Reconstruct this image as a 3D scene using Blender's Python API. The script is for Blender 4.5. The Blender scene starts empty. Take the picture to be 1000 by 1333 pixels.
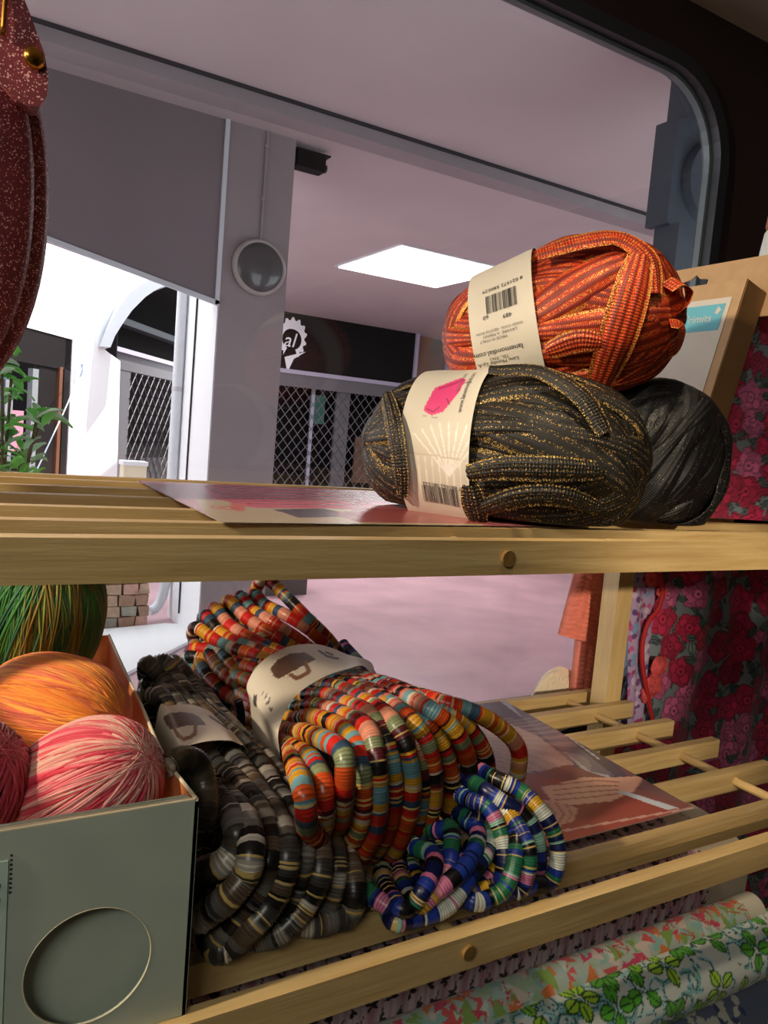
import bpy, bmesh, math, random
import numpy as np
from mathutils import Vector, Matrix
random.seed(7); RNG = np.random.default_rng(7)
S = bpy.context.scene
COL = S.collection
R_ = math.radians

# ------------------------------------------------------------------ camera
YAW, PIT, ROLL, FPX = R_(30.5037), R_(-5.3789), R_(4.78), 1005.3
C = np.array([0, 0, 1.35])
CF = np.array([math.sin(YAW)*math.cos(PIT), math.cos(YAW)*math.cos(PIT), math.sin(PIT)])
_r0 = np.array([math.cos(YAW), -math.sin(YAW), 0]); _u0 = np.cross(_r0, CF)
CR = _r0*math.cos(ROLL)+_u0*math.sin(ROLL); CU = -_r0*math.sin(ROLL)+_u0*math.cos(ROLL)
cam = bpy.data.cameras.new('camera'); camo = bpy.data.objects.new('camera', cam); COL.objects.link(camo)
camo.matrix_world = Matrix(((CR[0], CU[0], -CF[0], C[0]), (CR[1], CU[1], -CF[1], C[1]), (CR[2], CU[2], -CF[2], C[2]), (0, 0, 0, 1)))
cam.sensor_fit = 'VERTICAL'; cam.sensor_height = 36; cam.lens = 36*FPX/1333
cam.clip_start = .02; cam.clip_end = 200
S.camera = camo
# measured points of the place: a sight line met with a plane of the room
def ray(u, v): return CF+CR*(u-500)/FPX-CU*(v-666.5)/FPX
def aty(u, v, y): d = ray(u, v); return C+d*(y/d[1])
def atz(u, v, z): d = ray(u, v); return C+d*((z-C[2])/d[2])
def atx(u, v, x): d = ray(u, v); return C+d*(x/d[0])
def proj(V):
    q = np.asarray(V, float)-C; z = q@CF
    return np.stack([500+FPX*(q@CR)/z, 666.5-FPX*(q@CU)/z], -1)

# ------------------------------------------------------------------ world, lights, exposure
w = bpy.data.worlds.new('sky'); S.world = w; w.use_nodes = True
bg = w.node_tree.nodes['Background']; bg.inputs[0].default_value = (.88, .94, 1, 1); bg.inputs[1].default_value = 2.6
def light(name, kind, loc, target, energy, color, size=.1, **kw):
    l = bpy.data.lights.new(name, kind); o = bpy.data.objects.new(name, l); COL.objects.link(o)
    o.location = loc; o.rotation_euler = (Vector(target)-Vector(loc)).to_track_quat('-Z', 'Y').to_euler()
    l.energy = energy; l.color = color
    if kind == 'AREA': l.shape = 'RECTANGLE'; l.size = size; l.size_y = kw.get('sy', size)
    elif kind == 'SPOT': l.shadow_soft_size = size; l.spot_size = R_(kw.get('ang', 60)); l.spot_blend = kw.get('blend', .4)
    elif kind == 'SUN': l.angle = size
    else: l.shadow_soft_size = size
    return o
light('sun', 'SUN', (0, 0, 8), (-.6, -.05, 7.2), 12.0, (1, .97, .92), R_(1))
light('key_spot', 'SPOT', (-.85, .385, 1.82), (.35, .56, 1.2), 62, (1, .82, .60), .03, ang=75, blend=.5)
light('spot_right', 'SPOT', (.30, .30, 2.03), (.68, .46, .98), 14, (1, .82, .58), .03, ang=38, blend=.5)
light('shop_fill', 'AREA', (-.75, -.55, 2.06), (-.2, .2, .9), 10, (1, .98, .86), .7, sy=.3)  # unseen area fill, added to lift the box and rail fronts
light('room_spot', 'SPOT', (-.7, -2.2, 2.0), (.87, .86, 1.07), 300, (1, .82, .62), .04, ang=9.5, blend=1)
S.view_settings.view_transform = 'Standard'; S.view_settings.look = 'None'
S.view_settings.exposure = 0; S.view_settings.gamma = 1; S.view_settings.use_curve_mapping = False

# ------------------------------------------------------------------ helpers: colour, materials, meshes
def lin(r, g, b):
    f = lambda c: (c/255/12.92 if c/255 <= .04045 else ((c/255+.055)/1.055)**2.4)
    return (f(r), f(g), f(b))
def mat(name, col=(.5, .5, .5), rough=.6, metal=0, attr=False, noise=0, nscale=20, bump=0, bscale=60, sheen=0, spec=.5, coat=0, stretch=None, emit=None):
    m = bpy.data.materials.new(name); m.use_nodes = True; nt = m.node_tree; n = nt.nodes; L = nt.links
    b = n['Principled BSDF']; b.inputs['Roughness'].default_value = rough; b.inputs['Metallic'].default_value = metal
    b.inputs['Specular IOR Level'].default_value = spec; b.inputs['Sheen Weight'].default_value = sheen
    b.inputs['Coat Weight'].default_value = coat
    tc = n.new('ShaderNodeTexCoord'); vec = tc.outputs['Object']
    if stretch:
        mp = n.new('ShaderNodeMapping'); mp.inputs['Scale'].default_value = stretch; L.new(vec, mp.inputs[0]); vec = mp.outputs[0]
    src = None
    if attr:
        a = n.new('ShaderNodeAttribute'); a.attribute_name = 'Col'; src = a.outputs['Color']
    if noise:
        t = n.new('ShaderNodeTexNoise'); t.inputs['Scale'].default_value = nscale; t.inputs['Detail'].default_value = 6; L.new(vec, t.inputs[0])
        mr = n.new('ShaderNodeMapRange'); mr.inputs[1].default_value = .3; mr.inputs[2].default_value = .7
        mr.inputs[3].default_value = 1-noise; mr.inputs[4].default_value = 1+noise; L.new(t.outputs['Fac'], mr.inputs[0])
        vm = n.new('ShaderNodeVectorMath'); vm.operation = 'SCALE'; L.new(mr.outputs[0], vm.inputs['Scale'])
        if src: L.new(src, vm.inputs[0])
        else: vm.inputs[0].default_value = col
        src = vm.outputs[0]
    if src: L.new(src, b.inputs['Base Color'])
    else: b.inputs['Base Color'].default_value = (*col, 1)
    if bump:
        t = n.new('ShaderNodeTexNoise'); t.inputs['Scale'].default_value = bscale; t.inputs['Detail'].default_value = 4; L.new(vec, t.inputs[0])
        bp = n.new('ShaderNodeBump'); bp.inputs['Strength'].default_value = bump; bp.inputs['Distance'].default_value = .004
        L.new(t.outputs['Fac'], bp.inputs['Height']); L.new(bp.outputs[0], b.inputs['Normal'])
    if emit: b.inputs['Emission Color'].default_value = (*emit[:3], 1); b.inputs['Emission Strength'].default_value = emit[3]
    return m
def glass_mat(name, tint=(1, 1, 1), maxr=.5, dust=0):
    m = bpy.data.materials.new(name); m.use_nodes = True; nt = m.node_tree; n = nt.nodes; L = nt.links
    n.remove(n['Principled BSDF']); out = n['Material Output']
    tr = n.new('ShaderNodeBsdfTransparent'); tr.inputs[0].default_value = (*tint, 1)
    gl = n.new('ShaderNodeBsdfGlossy'); gl.inputs['Roughness'].default_value = .01
    ge = n.new('ShaderNodeNewGeometry'); dt = n.new('ShaderNodeVectorMath'); dt.operation = 'DOT_PRODUCT'; L.new(ge.outputs['Incoming'], dt.inputs[0]); L.new(ge.outputs['Normal'], dt.inputs[1])
    ab = n.new('ShaderNodeMath'); ab.operation = 'ABSOLUTE'; L.new(dt.outputs['Value'], ab.inputs[0])
    sb = n.new('ShaderNodeMath'); sb.operation = 'SUBTRACT'; sb.inputs[0].default_value = 1; L.new(ab.outputs[0], sb.inputs[1])
    pw = n.new('ShaderNodeMath'); pw.operation = 'POWER'; pw.inputs[1].default_value = 5; L.new(sb.outputs[0], pw.inputs[0])
    fr = n.new('ShaderNodeMapRange'); fr.inputs[3].default_value = .035; fr.inputs[4].default_value = .9; L.new(pw.outputs[0], fr.inputs[0])
    mx = n.new('ShaderNodeMixShader'); L.new(fr.outputs[0], mx.inputs[0]); L.new(tr.outputs[0], mx.inputs[1]); L.new(gl.outputs[0], mx.inputs[2])
    L.new(mx.outputs[0], out.inputs[0]); return m
def glitter_mat(name, col, flake, dens=.12, scale=900, rough=.45, attr=False, net=None):
    """fabric or leather set with fine metallic flakes; net = (period in m, dark factor) for a knitted ladder along UV v"""
    m = mat(name, col, rough, attr=attr, noise=.25, nscale=60); nt = m.node_tree; n = nt.nodes; L = nt.links; b = n['Principled BSDF']
    tc = n.new('ShaderNodeTexCoord'); v = n.new('ShaderNodeTexVoronoi'); v.inputs['Scale'].default_value = scale; L.new(tc.outputs['Object'], v.inputs['Vector'])
    sep = n.new('ShaderNodeSeparateColor'); L.new(v.outputs['Color'], sep.inputs[0])
    th = n.new('ShaderNodeMath'); th.operation = 'LESS_THAN'; th.inputs[1].default_value = dens; L.new(sep.outputs[0], th.inputs[0])
    base = b.inputs['Base Color'].links[0].from_socket
    fac = th.outputs[0]
    if net:
        uv = n.new('ShaderNodeUVMap'); uv.uv_map = 'UVMap'; sx = n.new('ShaderNodeSeparateXYZ'); L.new(uv.outputs[0], sx.inputs[0])
        mu = n.new('ShaderNodeMath'); mu.operation = 'MULTIPLY'; mu.inputs[1].default_value = 2*math.pi/net[0]; L.new(sx.outputs['Y'], mu.inputs[0])
        sn = n.new('ShaderNodeMath'); sn.operation = 'SINE'; L.new(mu.outputs[0], sn.inputs[0])
        mr = n.new('ShaderNodeMapRange'); mr.inputs[1].default_value = -.6; mr.inputs[2].default_value = .6; mr.inputs[3].default_value = net[1]; mr.inputs[4].default_value = 1.25; L.new(sn.outputs[0], mr.inputs[0])
        # cross rows of the knit
        mu2 = n.new('ShaderNodeMath'); mu2.operation = 'MULTIPLY'; mu2.inputs[1].default_value = 2*math.pi*net[2]; L.new(sx.outputs['X'], mu2.inputs[0])
        sn2 = n.new('ShaderNodeMath'); sn2.operation = 'SINE'; L.new(mu2.outputs[0], sn2.inputs[0])
        mr2 = n.new('ShaderNodeMapRange'); mr2.inputs[1].default_value = -.8; mr2.inputs[2].default_value = .5; mr2.inputs[3].default_value = .45; mr2.inputs[4].default_value = 1.2; L.new(sn2.outputs[0], mr2.inputs[0])
        m3 = n.new('ShaderNodeMath'); m3.operation = 'MULTIPLY'; L.new(mr.outputs[0], m3.inputs[0]); L.new(mr2.outputs[0], m3.inputs[1])
        vm = n.new('ShaderNodeVectorMath'); vm.operation = 'SCALE'; L.new(base, vm.inputs[0]); L.new(m3.outputs[0], vm.inputs['Scale']); base = vm.outputs[0]
        bp = n.new('ShaderNodeBump'); bp.inputs['Strength'].default_value = .5; bp.inputs['Distance'].default_value = .001; L.new(m3.outputs[0], bp.inputs['Height']); L.new(bp.outputs[0], b.inputs['Normal'])
        rowm = n.new('ShaderNodeMath'); rowm.operation = 'GREATER_THAN'; rowm.inputs[1].default_value = .35; L.new(sn2.outputs[0], rowm.inputs[0]); ra = n.new('ShaderNodeMath'); ra.operation = 'MULTIPLY'; L.new(rowm.outputs[0], ra.inputs[0]); L.new(fac, ra.inputs[1]); fac = ra.outputs[0]
        # the gilt thread runs along both edges of the tape
        ed = n.new('ShaderNodeMath'); ed.operation = 'SUBTRACT'; ed.inputs[1].default_value = .5; L.new(sx.outputs['X'], ed.inputs[0])
        ab = n.new('ShaderNodeMath'); ab.operation = 'ABSOLUTE'; L.new(ed.outputs[0], ab.inputs[0])
        gt = n.new('ShaderNodeMath'); gt.operation = 'GREATER_THAN'; gt.inputs[1].default_value = .40; L.new(ab.outputs[0], gt.inputs[0])
        th2 = n.new('ShaderNodeMath'); th2.operation = 'LESS_THAN'; th2.inputs[1].default_value = min(.9, dens*net[3]); L.new(sep.outputs[1], th2.inputs[0])
        an = n.new('ShaderNodeMath'); an.operation = 'MULTIPLY'; L.new(gt.outputs[0], an.inputs[0]); L.new(th2.outputs[0], an.inputs[1])
        mxx = n.new('ShaderNodeMath'); mxx.operation = 'MAXIMUM'; L.new(fac, mxx.inputs[0]); L.new(an.outputs[0], mxx.inputs[1]); fac = mxx.outputs[0]
    mx = n.new('ShaderNodeMix'); mx.data_type = 'RGBA'; L.new(fac, mx.inputs[0]); L.new(base, mx.inputs[6]); mx.inputs[7].default_value = (*flake, 1)
    L.new(mx.outputs[2], b.inputs['Base Color'])
    mm = n.new('ShaderNodeMath'); mm.operation = 'MULTIPLY'; mm.inputs[1].default_value = .6; L.new(fac, mm.inputs[0]); L.new(mm.outputs[0], b.inputs['Metallic'])
    return m
def wood_mat(name, c0, c1, axis=0):
    m = mat(name, c0, .5); nt = m.node_tree; n = nt.nodes; L = nt.links; b = n['Principled BSDF']
    tc = n.new('ShaderNodeTexCoord'); mp = n.new('ShaderNodeMapping')
    s = [90, 90, 90]; s[axis] = 5; mp.inputs['Scale'].default_value = s; L.new(tc.outputs['Object'], mp.inputs[0])
    t = n.new('ShaderNodeTexNoise'); t.inputs['Scale'].default_value = 1.5; t.inputs['Detail'].default_value = 7; t.inputs['Roughness'].default_value = .65; L.new(mp.outputs[0], t.inputs[0])
    oi = n.new('ShaderNodeObjectInfo'); L.new(oi.outputs['Random'], t.inputs['Distortion'])
    cr = n.new('ShaderNodeValToRGB'); cr.color_ramp.elements[0].position = .3; cr.color_ramp.elements[0].color = (*c1, 1); cr.color_ramp.elements[1].position = .65; cr.color_ramp.elements[1].color = (*c0, 1)
    L.new(t.outputs['Fac'], cr.inputs[0])
    t2 = n.new('ShaderNodeTexNoise'); t2.inputs['Scale'].default_value = 7; L.new(tc.outputs['Object'], t2.inputs[0])
    mr = n.new('ShaderNodeMapRange'); mr.inputs[3].default_value = .75; mr.inputs[4].default_value = 1.2; L.new(t2.outputs['Fac'], mr.inputs[0])
    vm = n.new('ShaderNodeVectorMath'); vm.operation = 'SCALE'; L.new(cr.outputs[0], vm.inputs[0]); L.new(mr.outputs[0], vm.inputs['Scale']); L.new(vm.outputs[0], b.inputs['Base Color'])
    bp = n.new('ShaderNodeBump'); bp.inputs['Strength'].default_value = .25; bp.inputs['Distance'].default_value = .002; L.new(t.outputs['Fac'], bp.inputs['Height']); L.new(bp.outputs[0], b.inputs['Normal'])
    return m

def wloc(p):
    v = np.zeros(3)
    while p is not None: v += np.array(p.location); p = p.parent
    return v
def put(name, me, m, parent=None, smooth=False):
    if m is not None: me.materials.append(m)
    if smooth: me.polygons.foreach_set('use_smooth', [True]*len(me.polygons))
    o = bpy.data.objects.new(name, me); COL.objects.link(o); o.parent = parent
    return o
def qmesh(name, V, Q, m, parent=None, vcol=None, fcol=None, uv=None, smooth=True):
    """quads from arrays, world coordinates"""
    V = np.asarray(V, float)-wloc(parent); Q = np.asarray(Q, np.int32); me = bpy.data.meshes.new(name)
    me.vertices.add(len(V)); me.vertices.foreach_set('co', V.astype(np.float32).ravel())
    me.loops.add(Q.size); me.loops.foreach_set('vertex_index', Q.ravel())
    me.polygons.add(len(Q)); me.polygons.foreach_set('loop_start', np.arange(0, Q.size, Q.shape[1], dtype=np.int32))
    if uv is not None:
        l = me.uv_layers.new(name='UVMap'); l.data.foreach_set('uv', np.asarray(uv, np.float32)[Q.ravel()].ravel())
    if vcol is not None:
        a = me.color_attributes.new('Col', 'FLOAT_COLOR', 'POINT'); a.data.foreach_set('color', np.concatenate([vcol, np.ones((len(V), 1))], 1).astype(np.float32).ravel())
    if fcol is not None:
        a = me.color_attributes.new('Col', 'FLOAT_COLOR', 'CORNER'); c = np.concatenate([fcol, np.ones((len(Q), 1))], 1)
        a.data.foreach_set('color', np.repeat(c, Q.shape[1], 0).astype(np.float32).ravel())
    me.update(calc_edges=True); me.validate()
    return put(name, me, m, parent, smooth)
def bmobj(name, bm, m, parent=None, smooth=False, bevel=0, seg=2, angle=30):
    if bevel:
        es = [e for e in bm.edges if len(e.link_faces) == 2 and e.calc_face_angle(0) > R_(angle)]
        bmesh.ops.bevel(bm, geom=es, offset=bevel, segments=seg, affect='EDGES', clamp_overlap=True)
    o = wloc(parent); bmesh.ops.translate(bm, verts=bm.verts, vec=-Vector(o))
    bmesh.ops.recalc_face_normals(bm, faces=bm.faces)
    me = bpy.data.meshes.new(name); bm.to_mesh(me); bm.free()
    return put(name, me, m, parent, smooth)
def a_box(bm, lo, hi):
    vs = [bm.verts.new((x, y, z)) for x in (lo[0], hi[0]) for y in (lo[1], hi[1]) for z in (lo[2], hi[2])]
    for f in ((0, 1, 3, 2), (4, 6, 7, 5), (0, 4, 5, 1), (2, 3, 7, 6), (0, 2, 6, 4), (1, 5, 7, 3)): bm.faces.new([vs[i] for i in f])
def box(name, lo, hi, m, parent=None, bevel=0, seg=2):
    bm = bmesh.new(); a_box(bm, lo, hi); return bmobj(name, bm, m, parent, bevel=bevel, seg=seg)
def a_prism(bm, pts, ext):
    a = [bm.verts.new(p) for p in pts]; b = [bm.verts.new(Vector(p)+Vector(ext)) for p in pts]; n = len(a)
    bm.faces.new(a); bm.faces.new(b[::-1])
    for i in range(n): bm.faces.new((a[i], b[i], b[(i+1) % n], a[(i+1) % n]))
def prism(name, pts, ext, m, parent=None, bevel=0, smooth=False):
    bm = bmesh.new(); a_prism(bm, pts, ext); return bmobj(name, bm, m, parent, bevel=bevel, smooth=smooth)
def a_cyl(bm, p, q, r, n=16, r2=None):
    p = Vector(p); q = Vector(q); d = (q-p).normalized(); a = d.orthogonal().normalized(); b = d.cross(a); r2 = r if r2 is None else r2
    A = [bm.verts.new(p+(a*math.cos(t)+b*math.sin(t))*r) for t in [2*math.pi*i/n for i in range(n)]]
    B = [bm.verts.new(q+(a*math.cos(t)+b*math.sin(t))*r2) for t in [2*math.pi*i/n for i in range(n)]]
    bm.faces.new(A[::-1]); bm.faces.new(B)
    for i in range(n): bm.faces.new((A[i], A[(i+1) % n], B[(i+1) % n], B[i]))
def cyl(name, p, q, r, m, parent=None, n=20, r2=None, bevel=0):
    bm = bmesh.new(); a_cyl(bm, p, q, r, n, r2); return bmobj(name, bm, m, parent, bevel=bevel, smooth=False)
def lathe(name, prof, org, m, parent=None, n=28, axis=(0, 0, 1)):
    ax = Vector(axis).normalized(); a = ax.orthogonal().normalized(); b = ax.cross(a); o = Vector(org)
    V = []; Q = []
    for r, h in prof:
        for i in range(n):
            t = 2*math.pi*i/n; V.append(o+ax*h+(a*math.cos(t)+b*math.sin(t))*max(r, 1e-5))
    for k in range(len(prof)-1):
        for i in range(n): Q.append((k*n+i, k*n+(i+1) % n, (k+1)*n+(i+1) % n, (k+1)*n+i))
    return qmesh(name, np.array(V), Q, m, parent)
def thing(name, label, cat, loc=(0, 0, 0), group=None):
    o = bpy.data.objects.new(name, None); COL.objects.link(o); o.location = loc; o.empty_display_size = .02
    return tag(o, label, cat, group)
def tag(o, label, cat, group=None):
    o['label'] = label; o['category'] = cat
    if group: o['group'] = group
    return o
def struct(o): o['kind'] = 'structure'; return o
def stuff(o): o['kind'] = 'stuff'; return o
def grid_quads(nu, nv, wrapv=False, wrapu=False):
    i, j = np.meshgrid(np.arange(nu if wrapu else nu-1), np.arange(nv if wrapv else nv-1), indexing='ij'); i = i.ravel(); j = j.ravel()
    return np.stack([i*nv+j, ((i+1) % nu)*nv+j, ((i+1) % nu)*nv+(j+1) % nv, i*nv+(j+1) % nv], 1)
def spline(P, n, closed=False):
    """Catmull-Rom through P, resampled to n points evenly spaced (n float -> spacing)"""
    P = np.asarray(P, float); k = len(P)
    if closed: ext = np.concatenate([P[-1:], P, P[:2]]); segs = k
    else: ext = np.concatenate([2*P[:1]-P[1:2], P, 2*P[-1:]-P[-2:-1]]); segs = k-1
    t = np.linspace(0, 1, 24, endpoint=False)[:, None]; out = []
    for i in range(segs):
        a, b, c, d = ext[i:i+4]
        out.append(.5*((2*b)+(-a+c)*t+(2*a-5*b+4*c-d)*t*t+(-a+3*b-3*c+d)*t**3))
    D = np.concatenate(out+[P[:1] if closed else P[-1:]])
    s = np.concatenate([[0], np.cumsum(np.linalg.norm(np.diff(D, axis=0), axis=1))])
    if isinstance(n, float): n = max(4, int(s[-1]/n))
    q = np.linspace(0, s[-1], n, endpoint=not closed)
    return np.stack([np.interp(q, s, D[:, j]) for j in range(3)], 1)
def frames(P, closed=False):
    T = (np.roll(P, -1, 0)-np.roll(P, 1, 0)) if closed else np.gradient(P, axis=0)
    T /= np.linalg.norm(T, axis=1)[:, None]+1e-12
    n = np.cross(T[0], (0, 0, 1)); n = n if np.linalg.norm(n) > .1 else np.cross(T[0], (1, 0, 0)); n /= np.linalg.norm(n); N = np.empty_like(P)
    for i in range(len(P)):
        n = n-T[i]*(n@T[i]); n /= np.linalg.norm(n); N[i] = n
    return T, N, np.cross(T, N)
def tube(P, r, ns=8, closed=False):
    T, N, B = frames(P, closed); r = np.broadcast_to(r, len(P)); a = np.linspace(0, 2*np.pi, ns, endpoint=False)
    V = P[:, None]+r[:, None, None]*(np.cos(a)[None, :, None]*N[:, None]+np.sin(a)[None, :, None]*B[:, None])
    return V.reshape(-1, 3), grid_quads(len(P), ns, wrapv=True, wrapu=closed)
def tubeobj(name, pts, r, m, parent=None, step=.01, ns=8, closed=False):
    P = spline(pts, float(step), closed); V, Q = tube(P, r, ns, closed)
    if not closed:   # caps
        k = len(V); V = np.concatenate([V, P[:1], P[-1:]]); n = ns
        c = [(k, (i+1) % n, i, i) for i in range(n)]; e = (len(P)-1)*n; c2 = [(k+1, e+i, e+(i+1) % n, e+(i+1) % n) for i in range(n)]
        Vl = [tuple(v) for v in V]; F = [tuple(q) for q in Q]+[q[:3] for q in c]+[q[:3] for q in c2]
        me = bpy.data.meshes.new(name); me.from_pydata([tuple(np.array(v)-wloc(parent)) for v in Vl], [], F); me.update(); return put(name, me, m, parent, True)
    return qmesh(name, V, Q, m, parent)
class Paint:
    """flat print: colours laid on a fine mesh at print coordinates X, Y"""
    def __init__(s, X, Y, base): s.X = X; s.Y = Y; s.C = np.tile(np.array(base, float), (len(X), 1))
    def _box(s, x0, x1, y0, y1): return np.nonzero((s.X >= x0) & (s.X <= x1) & (s.Y >= y0) & (s.Y <= y1))[0]
    def mix(s, idx, m, col, a): s.C[idx[m]] = s.C[idx[m]]*(1-a)+np.array(col)*a
    def poly(s, pts, col, a=1):
        pts = np.array(pts, float); idx = s._box(*(pts[:, 0].min(), pts[:, 0].max(), pts[:, 1].min(), pts[:, 1].max()))
        if not len(idx): return
        x = s.X[idx]; y = s.Y[idx]; ins = np.zeros(len(idx), bool)
        for (x0, y0), (x1, y1) in zip(pts, np.roll(pts, -1, 0)):
            if y0 == y1: continue
            ins ^= ((y0 > y) != (y1 > y)) & (x < (x1-x0)*(y-y0)/(y1-y0)+x0)
        s.mix(idx, ins, col, a)
    def ell(s, cx, cy, rx, ry, rot, col, a=1, inner=0, wob=0, nw=5, ph=0):
        r = max(rx, ry)*(1+wob); idx = s._box(cx-r, cx+r, cy-r, cy+r)
        if not len(idx): return
        x = s.X[idx]-cx; y = s.Y[idx]-cy; c, k = math.cos(rot), math.sin(rot); X = (x*c+y*k)/rx; Y = (-x*k+y*c)/ry
        d = np.hypot(X, Y)
        if wob: d = d/(1+wob*np.cos(nw*np.arctan2(Y, X)+ph))
        s.mix(idx, (d < 1) & (d >= inner), col, a)
    def line(s, pts, wd, col, a=1):
        for (x0, y0), (x1, y1) in zip(pts[:-1], pts[1:]):
            idx = s._box(min(x0, x1)-wd, max(x0, x1)+wd, min(y0, y1)-wd, max(y0, y1)+wd)
            if not len(idx): continue
            dx, dy = x1-x0, y1-y0; t = np.clip(((s.X[idx]-x0)*dx+(s.Y[idx]-y0)*dy)/(dx*dx+dy*dy+1e-12), 0, 1)
            s.mix(idx, np.hypot(s.X[idx]-x0-t*dx, s.Y[idx]-y0-t*dy) < wd, col, a)
    def leaf(s, x, y, l, wd, rot, col, vein=None):
        pts = [(x+l*t*math.cos(rot)-sg*wd*math.sin(math.pi*t)**.8*math.sin(rot), y+l*t*math.sin(rot)+sg*wd*math.sin(math.pi*t)**.8*math.cos(rot)) for sg, ts in ((1, np.linspace(0, 1, 7)), (-1, np.linspace(1, 0, 7))) for t in ts]
        s.poly(pts, col)
        if vein is not None:
            s.line([(x, y), (x+l*.9*math.cos(rot), y+l*.9*math.sin(rot))], wd*.13, vein); s.line(pts+pts[:1], wd*.12, vein)
def text_verts(body, size):
    cu = bpy.data.curves.new('t', 'FONT'); cu.body = body; cu.size = size; cu.align_x = 'CENTER'; cu.align_y = 'CENTER'; cu.resolution_u = 2
    o = bpy.data.objects.new('t', cu); COL.objects.link(o); dg = bpy.context.evaluated_depsgraph_get()
    me = o.evaluated_get(dg).to_mesh(); V = np.array([v.co[:] for v in me.vertices]); F = [tuple(p.vertices) for p in me.polygons]
    bpy.data.objects.remove(o); bpy.data.curves.remove(cu)
    return V, F
def lettering(body, size, fmap, m, parent, name='lettering'):
    V, F = text_verts(body, size)
    if not len(V): return
    me = bpy.data.meshes.new(name); o = wloc(parent)
    me.from_pydata([tuple(np.array(fmap(x, y))-o) for x, y, _ in V], [], F); me.update(); return put(name, me, m, parent)

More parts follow.
